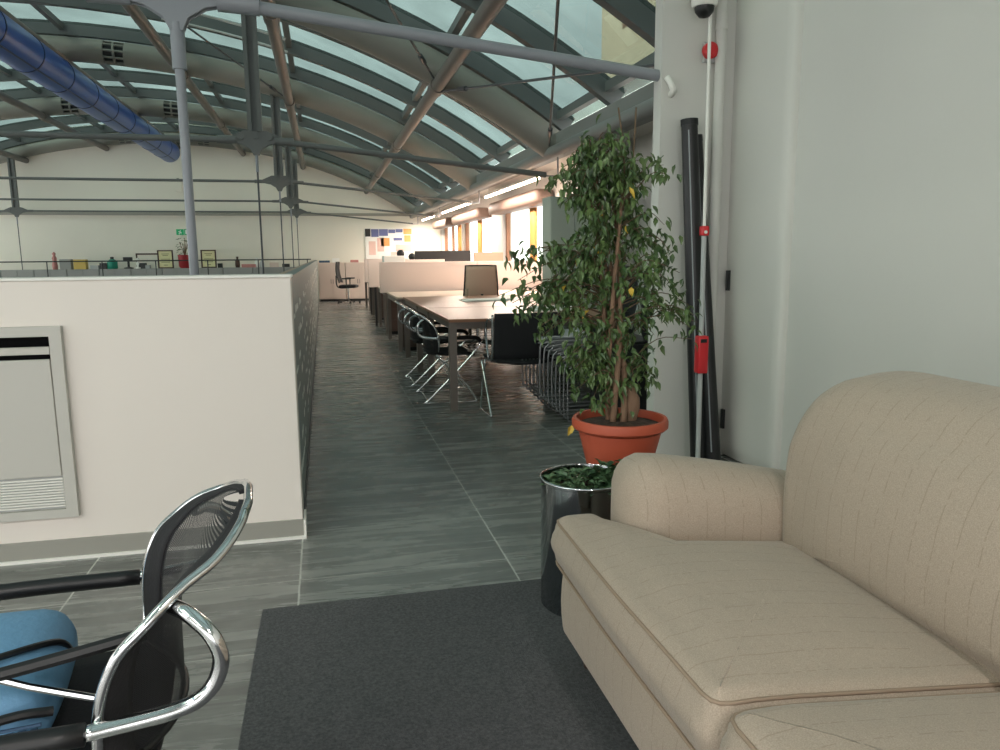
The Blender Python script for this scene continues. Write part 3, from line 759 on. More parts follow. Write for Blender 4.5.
for (y, x, l) in ((18.9, 2.3, 'orange curtain hanging by the middle side window'), (15.0+1.4, 3.42, 'orange curtain at the near edge of the middle side window'), (12.0, 3.42, 'orange curtain at the near side window, left of the tall cabinet')):
    x = 3.42
    m = MB().grid(lambda u, v: (x+.025*math.sin(u*28), y+u*.3, .6+v*1.42), 28, 4)
    tag(m.build('curtain', M['orange'], smooth=True, solid=.006), l, 'curtain', None)
# tall cabinet by the bay wall
t = empty('tall_cabinet', (2.72, 8.0, 0))
B(-.28, .28, 0, .3, 0, 1.88).build('body', M['palegreen'], t, bevel=.005)
for s in (-1, 1):
    d = B(min(.003*s, .275*s), max(.003*s, .275*s), -.016, 0, .05, 1.85).build('door', M['palegreen'], t, bevel=.003); B(.025*s-.006, .025*s+.006, -.03, -.016, .95, 1.1).build('handle', M['dark'], d)
tag(t, 'tall pale grey-green cabinet behind the ficus', 'cabinet')
t = empty('wall_rail', (3.2, 8.25, 1.08))
B(-.26, .34, 0, .03, 0, .035).build('rail', M['dark'], t); B(-.26, .34, .01, .03, -.2, -.18).build('rail', M['dark'], t); B(-.02, .1, -.03, .05, -.36, -.12).build('socket_box', M['dark'], t, bevel=.008); B(.03, .05, .01, .04, -.2, .03).build('bracket', M['dark'], t)
tag(t, 'dark metal wall rail with a socket box right of the ficus', 'wall rail')
# small black cabinet
t = empty('black_cabinet', (2.1, 4.75, 0))
B(-.18, .17, 0, .5, .03, .66).build('body', M['black'], t, bevel=.006); d = B(-.17, .16, -.016, 0, .05, .64).build('door', M['black'], t, bevel=.003); B(.1, .115, -.03, -.016, .35, .47).build('handle', M['dark'], d); B(-.16, .15, .02, .48, 0, .03).build('plinth', M['black'], t)
tag(t, 'small black cabinet between the ficus and the white column', 'cabinet')
t = empty('folded_umbrella', (2.19, 4.88, .66))
MB().lathe([(.012, 0), (.035, .05), (.04, .2), (.012, .42)], 0, 0, 10).build('canopy', M['blackfab'], t, smooth=True); T([(0, 0, .4), (0, 0, .5)], .008, 8).build('handle', M['black'], t)
tag(t, 'short black folded umbrella standing on the small black cabinet', 'umbrella')

# ceiling tube lamps
lz = 2.28
for (y0, y1, l) in ((10.2, 13.7, 'long lit tube lamp under the side ceiling, nearest'), (15.1, 18.8, 'long lit tube lamp under the side ceiling, middle'), (20.2, 22.6, 'long lit tube lamp under the side ceiling, farthest')):
    t = empty('ceiling_tube_lamp', (2.95, y0, lz))
    B(-.035, .035, 0, y1-y0, .03, .06).build('housing', M['white'], t); B(-.022, .022, .02, y1-y0-.02, 0, .03).build('lamp_tube', M['bulb'], t, bevel=.008)
    for yy in (.3, y1-y0-.3): T([(0, yy, .05), (0, yy, .285)], .006, 6).build('suspension', M['cable'], t)
    tag(t, l, 'lamp', 'tube lamps under the side ceiling')
t = empty('spot_lamp', (2.95, 19.5, lz)); MB().lathe([(.06, .05), (.07, .0), (.05, -.03)], 0, 0, 14).build('housing', M['white'], t); MB().lathe([(.045, -.035), (.045, -.03)], 0, 0, 14).build('lens', M['spot'], t); T([(0, 0, .05), (0, 0, .285)], .008, 6).build('suspension', M['cable'], t)
tag(t, 'tiny lit spot lamp between the two far tube lamps', 'lamp')

# ------------------------------------------------------------------ meeting tables
def table(label, y0, y1, legs):
    t = empty('meeting_table', (.96, y0, 0)); w = 1.5; d = y1-y0
    B(0, w, 0, d, .725, .75).build('table_top', M['tabletop'], t, bevel=.003)
    m = MB().box(.065, w-.065, .018, .05, .67, .725).box(.065, w-.065, d-.05, d-.018, .67, .725).box(.018, .05, .07, d-.07, .67, .725).box(w-.05, w-.018, .07, d-.07, .67, .725)
    m.build('apron', M['tableleg'], t)
    for ly in legs:
        for lx in (.005, w-.065): B(lx, lx+.06, ly-y0, ly-y0+.06, 0, .7245).build('leg', M['tableleg'], t)
    return tag(t, label, 'table', 'wood-topped meeting tables')
table('wood-topped meeting table, nearer one, chair backs at its corner', 5.9, 7.28, (5.91, 7.2))
table('wood-topped meeting table, farther one, touching the nearer table', 7.30, 9.4, (8.08, 9.32))
for x, y, w, d, h, l in ((1.75, 8.3, .5, .35, .015, 'white sheets spread on the farther meeting table'), (2.0, 6.6, .35, .3, .03, 'white paper stack on the nearer meeting table')):
    m = MB().box(x-w/2, x+w/2, y-d/2, y+d/2, .75, .75+h*.5).box(x-w/2+.05, x+w/2+.06, y-d/2+.03, y+d/2+.04, .75+h*.5, .75+h, rot=.2)
    item('paper_stack', m, 'paper', l, 'papers')
t = empty('drinking_glass', (1.66, 8.9, .75)); MB().lathe([(.03, 0), (.036, .11), (.033, .11), (.028, .01)], 0, 0, 16, True, True).build('tumbler', M['clear'], t, smooth='auto')
tag(t, 'small clear glass on the farther meeting table', 'glass')

def arm_chair():
    t = empty('mesh_armchair')
    def interp(k, z):
        z = max(k[0][0], min(k[-1][0], z))
        for i in range(len(k)-1):
            if z <= k[i+1][0]+1e-9:
                (a, b), (c, d) = k[i], k[i+1]; t_ = (z-a)/(c-a)
                m0 = (d-k[i-1][1])/(c-k[i-1][0])*(c-a) if i > 0 else (d-b)
                m1 = (k[i+2][1]-b)/(k[i+2][0]-a)*(c-a) if i+2 < len(k) else (d-b)
                return (2*t_**3-3*t_*t_+1)*b+(t_**3-2*t_*t_+t_)*m0+(-2*t_**3+3*t_*t_)*d+(t_**3-t_*t_)*m1
    def spine(z):
        k = [(.42, -.195), (.6, -.20), (.70, -.215), (.76, -.25), (.81, -.29)]
        return interp(k, z)
    def rim(z):
        k = [(.42, -.10), (.57, -.105), (.66, -.135), (.71, -.185), (.745, -.23), (.77, -.28), (.81, -.335)]
        return interp(k, z)
    def hw(z):
        if z < .5: return .23+.04*math.sin((z-.44)/.06*PI/2)
        if z < .66: return .27
        q = (z-.66)/.149; return .27*max(0, 1-min(1, q)**2.5)**.5
    N = 40; NU = 24
    def S(u, v):
        z = .44+.368*(1-(1-v)**2)
        u = 2*u-1; w = hw(z)
        # the top edge dips slightly toward both sides
        return (u*w, spine(z)+(rim(z)-spine(z))*abs(u)**2.2, z)
    m = MB().grid(S, NU, N)
    m.uv = [(p[0], p[2]) for p in m.v]
    bk = m.build('backrest', M['chairmesh'], t, smooth=True)
    # padded dark border band inside the rim
    def border(s):
        return MB().grid(lambda a, v: (lambda u: S(.5+s*u/2, v))(.80+.2*a), 4, N)
    m = MB()
    for s in (-1, 1):
        b_ = border(s); o = len(m.v); m.v += b_.v; m.f += [tuple(i+o for i in f) for f in b_.f]
    m.build('edge_band', M['blackfab'], bk, smooth=True, solid=.008)
    path = [Vector(S(0, v/N)) for v in range(N)]+[Vector(S(1, v/N)) for v in range(N-1, -1, -1)]
    path = [p+Vector((0.006*(1 if p.x > 0 else -1), 0, .004 if p.z > .8 else 0)) for p in path]
    T(path, .0085, 10).build('rim_tube', M['chrome'], bk, smooth=True)
    T([S(q/12, 0) for q in range(13)], .008, 10).build('lower_bar', M['black'], bk, smooth='auto')
    m = MB().grid(lambda u, v: ((u-.5)*.46, -.165+.385*v, .44-.035*math.sin(PI*u)-.02*math.sin(PI*v)+(-.03*max(0, v-.85)/.15)), 12, 12)
    m.uv = [(p[0], p[1]) for p in m.v]
    m.build('seat', M['blackfab'], t, smooth=True, solid=.012)
    for s in (-1, 1):
        X = s*.29
        lp = smooth_path([(s*.235, -.215, .715), (s*.265, -.24, .712), (X, -.272, .685), (X, -.283, .64), (X, -.262, .595), (X, -.21, .572), (X, -.08, .56)], 6)
        a = T(lp, .0125, 12).build('arm_loop', M['chrome'], t, smooth=True)
        a2 = T(smooth_path([(X, -.09, .56), (X, .12, .565), (X, .22, .56), (X, .255, .53)], 5), .017, 12).build('arm_pad', M['black'], a, smooth=True)
        # wire sled: floor bar, two crossing diagonals
        T(smooth_path([(X, .27, .54), (X, .20, .44), (X, .02, .25), (X, -.20, .04), (X, -.235, .014), (X, -.19, .012), (X, .17, .012), (X, .215, .016), (X, .20, .05), (X, .06, .25), (X*.9, -.12, .42)], 4), .0085, 8).build('sled_leg', M['chrome'], t, smooth=True)
    T([(-.28, -.19, .014), (.28, -.19, .014)], .007, 8).build('cross_bar', M['chrome'], t, smooth='auto')
    T([(-.235, .2, .43), (.235, .2, .43)], .011, 8).build('seat_bar', M['chrome'], t, smooth='auto')
    return t
ac = arm_chair()
ac.location = (-.485, 1.40, 0); ac.rotation_euler = (0, 0, math.radians(95))
tag(ac, 'black mesh armchair with chrome arm loops in the near left corner, blue bag on it', 'chair')
for (x, y, rz, l) in ((1.03, 6.53, -PI/2, 'black armchair tucked under the left side of the meeting table, nearer of two'), (1.02, 7.42, -PI/2, 'black armchair tucked under the left side of the meeting tables, farther of two'),
                      ):
    c = copy_tree(ac); c.location = (x, y, 0); c.rotation_euler = (0, 0, rz); tag(c, l, 'chair', 'chairs round the meeting tables')
t = empty('panel_back_chair', (1.50, 5.70, 0), .03)
m = MB().grid(lambda u, v: ((u-.5)*.54, -.2-.035*v-.03*math.sin(PI*u)*1.0+.02, .47+.35*v), 12, 8)
m.uv = [(p[0], p[2]) for p in m.v]
bk = m.build('backrest', M['blackfab'], t, smooth=True, solid=.012)
m = MB().grid(lambda u, v: ((u-.5)*.5, -.2+.44*v, .455-.03*math.sin(PI*u)-.02*math.sin(PI*v)), 10, 10)
m.build('seat', M['blackfab'], t, smooth=True, solid=.014)
for s in (-1, 1):
    X = s*.28
    T(smooth_path([(X, -.20, .81), (X, -.195, .72), (X, -.18, .52), (X*.98, -.10, .455), (X*.98, .1, .445)], 4), .0095, 10).build('back_post', M['chrome'], t, smooth=True)
    T(smooth_path([(X*1.02, .16, .44), (X, .04, .25), (X*.98, -.09, .04), (X*.98, -.10, .012), (X*.98, -.05, .011), (X*.98, .2, .012), (X*.98, .24, .03), (X, .16, .2), (X*1.0, .05, .44)], 4), .0095, 10).build('sled_leg', M['chrome'], t, smooth=True)
    T(smooth_path([(X, -.2, .74), (X, -.16, .765), (X, -.04, .76), (X, .02, .70), (X, .0, .6), (X, -.06, .46)], 5), .009, 10).build('arm_loop', M['chrome'], t, smooth=True)
T([(-.28, .1, .44), (.28, .1, .44)], .009, 8).build('seat_bar', M['chrome'], t)
tag(t, 'chair with flat black back at the near end of the meeting table, facing away', 'chair')
# blue bag on the armchair
t = empty('blue_bag', (-.62, 1.40, .445), math.radians(8))
rbox(-.22, .13, -.17, .17, 0, .13, .055, 12, (.01, .01, .025)).build('bag_body', M['blue'], t, smooth=True)
T(smooth_path([(-.2, -.14, .10), (-.12, -.15, .135), (-.02, -.13, .152), (.07, -.08, .15), (.125, .0, .12), (.137, .05, .07)], 5), .006, 8).build('zipper', M['black'], t, smooth='auto')
T(smooth_path([(-.2, -.19, .02), (-.05, -.185, .07), (.08, -.18, .09), (.14, -.165, .08)], 5), .008, 8).build('handle_strap', M['black'], t, smooth='auto')
T(smooth_path([(-.25, -.215, .155), (-.05, -.205, .165), (.12, -.20, .18), (.29, -.195, .20)], 4), .011, 8).build('shoulder_strap', M['black'], t, smooth='auto')
T(smooth_path([(-.22, -.20, .24), (.0, -.20, .205), (.12, -.205, .15), (.26, -.21, .09)], 3), .006, 8).build('wire_handle', M['chrome'], t, smooth='auto')
t3 = MB()
for k_, (dx, w) in enumerate(((0, .012), (.02, .01), (.036, .012), (.054, .01))): t3.box(.055+dx, .055+dx+w, -.181, -.176, .045, .062)
t3.box(.048, .125, -.181, -.177, .036, .04).box(.048, .125, -.181, -.177, .067, .071)
t3.build('logo_patch', M['bluedark'], t)
tag(t, 'light blue cloth bag with black zip lying on the near armchair', 'bag')

# stack of chairs
def stack_chair():
    t = empty('stacking_chair')
    m = MB().grid(lambda u, v: ((u-.5)*.46, -.22+.46*v, .445-.02*math.sin(PI*v)+.02*(2*u-1)**2-(.03*max(0, v-.8)/.2)), 8, 8)
    m.build('seat', M['stackseat'], t, smooth=True, solid=.012)
    for s in (-1, 1):
        X = s*.25
        T(smooth_path([(X, -.2, .435), (X, .17, .435), (X, .22, .42), (X, .25, .36), (X, .25, .05), (X, .235, .014), (X, .2, .01), (X, -.2, .01), (X, -.235, .02), (X, -.25, .06), (X, -.22, .42)], 4), .0085, 8).build('sled_leg', M['stackframe'], t, smooth=True)
    T([(-.25, -.2, .012), (.25, -.2, .012)], .007, 8).build('cross_bar', M['stackframe'], t)
    T([(-.25, .2, .012), (.25, .2, .012)], .007, 8).build('cross_bar', M['stackframe'], t)
    return t
s0 = stack_chair()
NS = 8
for q in range(NS):
    c = s0 if q == 0 else copy_tree(s0)
    c.location = (2.0-.031*q, 5.52, .0+.029*q); c.rotation_euler = (0, 0, PI/2)
    tag(c, 'dark wire-framed stacking chair behind the ficus, %s from the floor in its stack' % words_[q] if q < NS-1 else 'topmost stacking chair with grey seat in the stack behind the ficus', 'chair', 'stacked chairs behind the ficus')

# ------------------------------------------------------------------ sofa
def outline_round(pts, r, n=6):
    out = []; N = len(pts)
    for i in range(N):
        p = Vector(pts[i]); a = Vector(pts[i-1]); b = Vector(pts[(i+1) % N]); rr_ = r[i] if isinstance(r, (list, tuple)) else r
        da = (a-p).normalized(); db = (b-p).normalized(); p0 = p+da*rr_; p1 = p+db*rr_
        for k in range(n+1):
            t_ = k/n; out.append(p0*(1-t_)**2+p*2*t_*(1-t_)+p1*t_*t_)
    # resample edges
    res = []
    for i in range(len(out)):
        a, b = out[i], out[(i+1) % len(out)]; L_ = (b-a).length; s = max(1, int(L_/.04))
        for k in range(s): res.append(a.lerp(b, k/s))
    return res
def inset(poly, d):
    N = len(poly); area = sum(poly[i].x*poly[(i+1) % N].y-poly[(i+1) % N].x*poly[i].y for i in range(N)); sg = 1 if area > 0 else -1
    out = []
    for i in range(N):
        t_ = (poly[(i+1) % N]-poly[i-1]); t_ = t_.normalized() if t_.length > 0 else Vector((1, 0)); out.append(poly[i]+Vector((-t_.y, t_.x))*sg*d)
    return out
def pillow(outl, z0, z1, r, puff, cen, side=.0):
    m = MB(); N = len(outl); rings = []
    h = z1-z0
    for k in range(5):
        a = PI/2*k/4; rings.append((inset(outl, r*(1-math.sin(a))), z0+r*(1-math.cos(a)), 0))
    for k in range(1, 4): rings.append((inset(outl, -side*math.sin(PI*k/4)), z0+r+(h-2*r)*k/4, 0))
    for k in range(6):
        a = PI/2*k/5; rings.append((inset(outl, r*(1-math.cos(a))), z1-r+r*math.sin(a), 0))
    base = rings[-1][0]
    for k in range(1, 13):
        t_ = k/12; rings.append(([p.lerp(Vector(cen), t_*.999) for p in base], z1, t_))
    bx = [p.x for p in outl]; by = [p.y for p in outl]
    mx_, my_ = (min(bx)+max(bx))/2, (min(by)+max(by))/2; hx, hy = (max(bx)-min(bx))/2, (max(by)-min(by))/2
    for ring, z, t_ in rings:
        for p in ring:
            u_ = max(0, 1-((p.x-mx_)/hx)**2); w_ = max(0, 1-((p.y-my_)/hy)**2)
            m.v.append((p.x, p.y, z+puff*u_*w_*min(1, t_*5)))
    for j in range(len(rings)-1):
        for i in range(N): m.f.append((j*N+i, j*N+(i+1) % N, (j+1)*N+(i+1) % N, (j+1)*N+i))
    m.f.append(tuple(range(N-1, -1, -1)))
    return m
sofa = empty('sofa', (0, 0, 0))
slope = lambda x, y, z: (x, y, z-max(0, x-.75)*.10*(z/.47))
def seatshape(y_out, y_in, y_mid, ysgn):
    # tongue in front of the arm, then the seat proper behind it
    return [(.635, y_mid), (.625, (y_mid+y_out)/2), (.655, y_out), (.795, y_out), (.80, y_in), (1.36, y_in), (1.36, y_mid)]
far = outline_round([(.632, 1.095), (.63, 1.6), (.645, 2.10), (.80, 2.10), (.83, 1.875), (1.36, 1.875), (1.36, 1.095)], [.05, .1, .055, .05, .07, .05, .04])
c1 = pillow(far, .315, .475, .045, .035, (1.02, 1.5), .012).map(slope).build('seat_cushion', M['sofa_y'], sofa, smooth=True)
near = [Vector((p.x, 2*1.085-p.y)) for p in far][::-1]
c2 = pillow(near, .315, .482, .045, .035, (1.02, 2*1.085-1.5), .012).map(slope).build('seat_cushion', M['sofa_y'], sofa, smooth=True)
for c, outl, z in ((c1, far, .475), (c2, near, .482)):
    for zz, ins in ((z-.018, .009), (.33, .006)):
        ring = inset(outl, ins)
        T([slope(p.x, p.y, zz) for p in ring[::2]], .0042, 6, closed=True).build('piping', M['seam'], c, smooth=True)
body = outline_round([(.66, .09), (.66, 1.085), (.665, 2.085), (1.60, 2.085), (1.60, .09)], [.06, .3, .06, .05, .05])
pillow(body, .10, .325, .03, 0, (1.1, 1.08), .006).build('base', M['sofa_y'], sofa, smooth=True)
def armf(x, y, z):
    # the roll is fatter and taller at the front
    k = (x-.80)/.7
    zz = z-(.13*max(0, k))*(z/.66)
    return (x, y, zz)
for y0, y1 in ((1.865, 2.135), (2*1.085-2.135, 2*1.085-1.865)):
    rbox(.815, 1.52, y0, y1, .12, .682, (.10, .125, .125), 14, (.0, .012, .012)).map(armf).build('arm', M['sofa_x'], sofa, smooth=True)
def backf(x, y, z):
    k = (z-.35)/.55
    return (x+.11*max(0, k)**2.5, y, z)
# backrest: rounded outline in the Y-Z plane, fat in X
ol = outline_round([(.28, .34), (1.875, .34), (1.925, .69), (1.90, .917), (.25, .917), (.23, .69)], [.05, .05, .02, .19, .19, .02], 9)
bm_ = pillow(ol, 0, .33, .085, .05, (1.09, .62), .01)
bm_.v = [backf(1.59-z, x, y) for x, y, z in bm_.v]
bm_.build('backrest', M['sofa_y'], sofa, smooth=True)
for x in (.74, 1.52):
    for y in (.17, 2.0): MB().lathe([(.02, .012), (.028, .10), (.03, .12)], x, y, 14).build('foot', M['foot'], sofa, smooth='auto')
tag(sofa, 'beige striped fabric two-seat sofa with rounded arms', 'sofa')
# rug
t = rbox(-.265, 1.95, -1.0, 2.645, 0, .012, (.01, .01, .005), 6).build('rug', M['rug'])
tag(t, 'large charcoal rug under the sofa', 'rug')

# ------------------------------------------------------------------ chrome planter
cx, cy = .868, 2.42
t = empty('steel_planter', (cx, cy, .012))
MB().lathe([(.150, 0), (.155, .006), (.155, .455), (.1585, .458), (.1585, .468), (.1535, .470), (.150, .46), (.150, .40)], 0, 0, 64, True, False).build('cylinder', M['binchrome'], t, smooth='auto')
T([(.156*math.cos(q*PI/24), .156*math.sin(q*PI/24), .466) for q in range(48)], .004, 8, closed=True).build('rim', M['chrome'], t, smooth=True)
MB().lathe([(.149, .40), (.12, .42), (.06, .435), (.0005, .44)], 0, 0, 40, False, False).build('soil', M['soil'], t, smooth=True)
rnd = random.Random(21); m = MB()
for q in range(420):
    a = rnd.uniform(0, 2*PI); r1 = .148*math.sqrt(rnd.random()); z = .435+rnd.random()*.05*(1.2-r1/.15)
    d = Vector((math.cos(a+rnd.uniform(-1.5, 1.5)), math.sin(a+rnd.uniform(-1.5, 1.5)), rnd.uniform(-.1, .6)))
    leaf(m, Vector((r1*math.cos(a)*.9, r1*math.sin(a)*.9, z)), d, Vector((rnd.uniform(-.4, .4), rnd.uniform(-.4, .4), 1)), rnd.uniform(.022, .04), rnd.uniform(.016, .026))
for q in range(70):
    a = rnd.uniform(-.9, .5); r1 = .15*math.sqrt(rnd.random()); z = .45+rnd.random()*.06
    leaf(m, Vector((r1*math.cos(a), r1*math.sin(a), z)), Vector((rnd.uniform(-1, 1), rnd.uniform(-1, .3), rnd.uniform(-.1, .8))), Vector((0, 0, 1)), .045, .028)
m.build('leaves', M['ivy'], t)
tag(t, 'tall polished steel cylinder planter with small green leaves, in front of the ficus pot', 'planter')
t = empty('plant_stand', (1.115, 2.71, 0))
MB().lathe([(.16, .325), (.165, .33), (.165, .345), (.16, .35)], 0, 0, 40).build('stand_top', M['dark'], t, smooth='auto')
for q in range(4): T([(.11*math.cos(q*PI/2+.8), .11*math.sin(q*PI/2+.8), .326), (.15*math.cos(q*PI/2+.8), .15*math.sin(q*PI/2+.8), 0)], .012, 8).build('leg', M['dark'], t, smooth='auto')
tag(t, 'low dark round stand carrying the ficus pot, behind the sofa arm', 'plant stand')

# ------------------------------------------------------------------ ficus
px, py = 1.115, 2.71
t = empty('potted_ficus', (px, py, .35))
H = .268
MB().lathe([(.108, 0), (.112, .012), (.163, H-.052), (.163, H-.05), (.178, H-.043), (.188, H-.034), (.188, H-.01), (.183, H), (.170, H), (.165, H-.03), (.16, H-.06)], 0, 0, 56, True, False).build('pot', M['terra'], t, smooth='auto')
MB().lathe([(.162, H-.03), (.11, H-.02), (.06, H-.012), (.0005, H-.01)], 0, 0, 40, False, False).build('soil', M['soil'], t, smooth=True)
rnd = random.Random(4)
stems = []
for q in range(5):
    a0 = q*2*PI/5; tw = 1.2+.3*q; pts = []
    lean = (-.05+.05*rnd.random(), .03)
    for k_ in range(9):
        h = k_/8; an = a0+tw*h*1.7; rr_ = .035*(1-.3*h)+(.05*max(0, h-.6))
        pts.append((rr_*math.cos(an)+lean[0]*h-.01, rr_*math.sin(an)+lean[1]*h, H-.02+h*(.74+.06*q)))
    stems.append(smooth_path(pts, 4))
m = MB()
for s_ in stems: m.tube(s_, [.0135*(1-.55*i/len(s_)) for i in range(len(s_))], 8)
m.tube(smooth_path([(.03, .0, H-.03), (.045, .0, H+.05), (.035, .01, H+.13)], 4), [.034]*3+[.036]*3+[.026]*3, 10)
trunk = m.build('trunk', M['bark'], t, smooth=True)
# foliage masses (local offsets from the pot): centre, radii, number of twigs
R0 = Vector((1, -.22, 0)).normalized()   # roughly across the view
D0 = Vector((.22, 1, 0)).normalized()
KS = .825; Z0 = .35
def W(a, z, d=0): return R0*a*KS+D0*d*KS+Vector((0, 0, 1.25+(z-1.25)*KS-Z0))
blobs = [  # across, height, depth, ra, rz, rd, leaves
    (-.10, 1.64, 0, .17, .14, .15, 230), (-.20, 1.54, .0, .17, .10, .15, 200), (.0, 1.55, .05, .14, .14, .15, 190), (-.08, 1.44, .0, .15, .10, .13, 130),
    (.04, 1.36, .02, .15, .12, .14, 110), (.16, 1.30, 0, .10, .10, .12, 60), (.16, 1.17, -.02, .13, .12, .13, 100), (-.12, 1.28, .05, .15, .13, .16, 130), (-.24, 1.20, 0, .14, .12, .14, 110),
    (-.48, 1.20, .0, .09, .07, .1, 50), (-.54, 1.08, .0, .07, .07, .1, 34), (-.50, .95, .0, .07, .06, .1, 30), (.22, 1.60, 0, .08, .08, .08, 30), (-.34, 1.10, .0, .13, .11, .12, 100), (-.44, 1.03, .0, .08, .12, .1, 60), (-.05, 1.08, .05, .15, .15, .15, 120), (-.30, .95, -.02, .13, .09, .1, 70), (-.42, .88, -.02, .06, .07, .06, 18), (.22, 1.04, 0, .12, .10, .1, 70), (.29, .98, .0, .08, .09, .08, 50),
    (.20, .88, 0, .10, .06, .1, 26), (.34, .86, 0, .035, .06, .05, 8), (-.06, .84, 0, .15, .13, .15, 150), (-.20, .78, -.05, .13, .10, .1, 100), (-.20, .66, -.05, .10, .10, .1, 80), (-.09, .62, -.06, .10, .12, .1, 80), (.08, .70, .03, .09, .12, .1, 60), (.12, .56, .03, .08, .08, .08, 30), (-.13, .54, -.06, .05, .06, .05, 20), (-.02, 1.80, 0, .06, .06, .05, 9), (.10, 1.68, 0, .09, .07, .06, 30)]
m = MB(); tw = MB(); yl = MB()
allstem = [p for s_ in stems for p in s_[6:]]
for (a, z, d, ra, rz, rd, nl) in blobs:
    c = W(a, z, d); ra *= KS*1.12; rz *= KS*1.05; rd *= KS; nl = int(nl*1.35)
    ntw = max(2, nl//15)
    for q in range(ntw):
        while True:
            o = Vector((rnd.uniform(-1, 1), rnd.uniform(-1, 1), rnd.uniform(-1, 1)))
            if o.length <= 1: break
        tip = c+R0*o.x*ra+D0*o.y*rd+Vector((0, 0, o.z*rz))
        cand = [p for p in allstem if p.z < tip.z+.05 and p.z > tip.z-.35] or allstem
        st0 = min(cand, key=lambda p: (p-tip).length+rnd.random()*.1)
        mid = st0.lerp(tip, .55)+Vector((rnd.uniform(-.02, .02), rnd.uniform(-.02, .02), .05))
        path = smooth_path([st0, mid, tip], 4)
        tw.tube(path, [.0026*(1-.7*i/len(path)) for i in range(len(path))], 4)
        for k_ in range(max(3, nl//ntw)):
            f = rnd.uniform(.35, 1.0); p = path[min(len(path)-1, int(f*len(path)))]+Vector((rnd.gauss(0, .018), rnd.gauss(0, .018), rnd.gauss(0, .02)))
            out = Vector((rnd.uniform(-1, 1), rnd.uniform(-1, 1), rnd.uniform(-1.7, -.1)))
            leaf(yl if rnd.random() < .004 else m, p, out, Vector((rnd.uniform(-.6, .6), rnd.uniform(-.6, .6), 1)), rnd.uniform(.030, .048), rnd.uniform(.015, .023))
leaf(yl, W(-.24, .47, -.1), Vector((-.4, -.2, -1)), Vector((0, -1, .2)), .045, .026)
# bare shoots at the top
for (a, z, a2) in ((.0, 1.68, -.03), (.04, 1.68, .05)): tw.tube(smooth_path([W(a*.5, 1.45), W(a, z), W(a2, z+.22)], 4), .0035, 5)
tw.build('twigs', M['twig'], t, smooth=True)
m.build('leaves', M['leaf'], t)
yl.build('yellow_leaves', M['yellow'], t, label='yellowing leaves')
tag(t, 'tall leafy ficus tree in a terracotta plastic pot beside the sofa', 'potted tree')

# ------------------------------------------------------------------ column corner: pipe, alarm, poles
t = T([(2.262, 4.1, 0), (2.262, 4.1, 4.0)], .03, 16).build('wall_pipe', M['wall'], smooth='auto')
for z in (.5, 1.6, 2.5): T([(2.262, 4.1, z), (2.262, 4.1, z+.03)], .034, 16).build('clamp', M['wall'], t, smooth='auto')
tag(t, 'white vertical pipe in the corner beside the column', 'pipe')
t = empty('security_camera', (2.11, 4.02, 2.60))
MB().lathe([(.075, .14), (.075, .05), (.07, .0), (.062, -.01)], 0, 0, 24).build('housing', M['white'], t, smooth='auto')
MB().lathe([(.055, -.005), (.05, -.035), (.03, -.06), (.001, -.068)], 0, 0, 24, False, False).build('dome', M['black'], t, smooth=True)
B(-.03, .03, 0, .13, .06, .12).build('bracket', M['white'], t)
tag(t, 'white dome security camera at the top of the column', 'camera')
t = empty('alarm_sounder', (2.20, 4.12, 2.39))
m = MB().lathe([(.045, 0), (.045, .03), (.025, .045)], 0, 0, 20); m.map(lambda x, y, z: (x, -z, y)).build('sounder', M['red'], t, smooth='auto')
m = B(-.03, .05, 0, .028, -.06, .05).build('back_plate', M['ltgrey'], t, bevel=.005)
tag(t, 'red alarm sounder on a grey plate behind the vertical pipe', 'alarm')
t = T(smooth_path([(1.95, 4.13, 2.24), (1.965, 4.11, 2.20), (1.98, 4.11, 2.165), (1.985, 4.15, 2.15)], 4), .018, 12).build('pipe_elbow', M['white'], smooth=True)
tag(t, 'short white elbow pipe below the end of the nearest tie bar', 'pipe elbow')
for z, l in ((1.03, 'upper'), (.18, 'lower')):
    t = B(2.366, 2.384, 4.10, 4.13, z, z+.12).build('door_hinge', M['dark']); T([(2.364, 4.115, z), (2.364, 4.115, z+.12)], .004, 8).build('pin', M['dark'], t)
    tag(t, 'small dark hinge on the right wall, %s of two' % l, 'hinge', 'dark hinges by the pipe')
# rolled black tubes leaning on the column
def pole(name, a, b, r0, r1, mt, label, cat, stripe=True, ra=None):
    t = empty(name, b); a = Vector(a)-Vector(b); z_ = Vector((0, 0, 0))
    n = 10
    T([z_.lerp(a, i/n) for i in range(n+1)], [r0+(r1-r0)*i/n for i in range(n+1)], 20).build('roll', M[mt], t, smooth='auto')
    d = a.normalized(); T([a-d*.03, a+d*.004], r1*1.08, 20).build('end_cap', M['rubber'], t, smooth='auto')
    if stripe:
        off_ = Vector((-.55, -.84, 0)); T([z_.lerp(a, .05)+off_*(r0+.001), z_.lerp(a, .97)+off_*(r1+.001)], .004, 6).build('edge_strip', M['steelstripe'], t)
    return tag(t, label, cat)
pole('rolled_screen', (2.065, 4.07, 2.0), (2.16, 3.99, .0), .055, .046, 'black', 'long black roll leaning against the column, taller of two', 'roll')
pole('rolled_screen', (2.135, 4.10, 1.92), (2.215, 3.93, .0), .05, .026, 'black', 'long black roll leaning against the column, shorter and behind', 'roll')
t = empty('telescopic_pole', (2.072, 3.85, 0)); a = Vector((2.15, 4.03, 2.75))-Vector((2.072, 3.85, 0))
z_ = Vector((0, 0, 0))
pt = lambda k_: z_.lerp(a, k_)+Vector((.0, 0, 0))
T([pt(.0), pt(.12), pt(.24), pt(.5)], .014, 12).build('lower_tube', M['ltgrey'], t, smooth='auto')
T([pt(.48), pt(.6), pt(.75), pt(.9), pt(1)], .0095, 12).build('upper_tube', M['white'], t, smooth='auto')
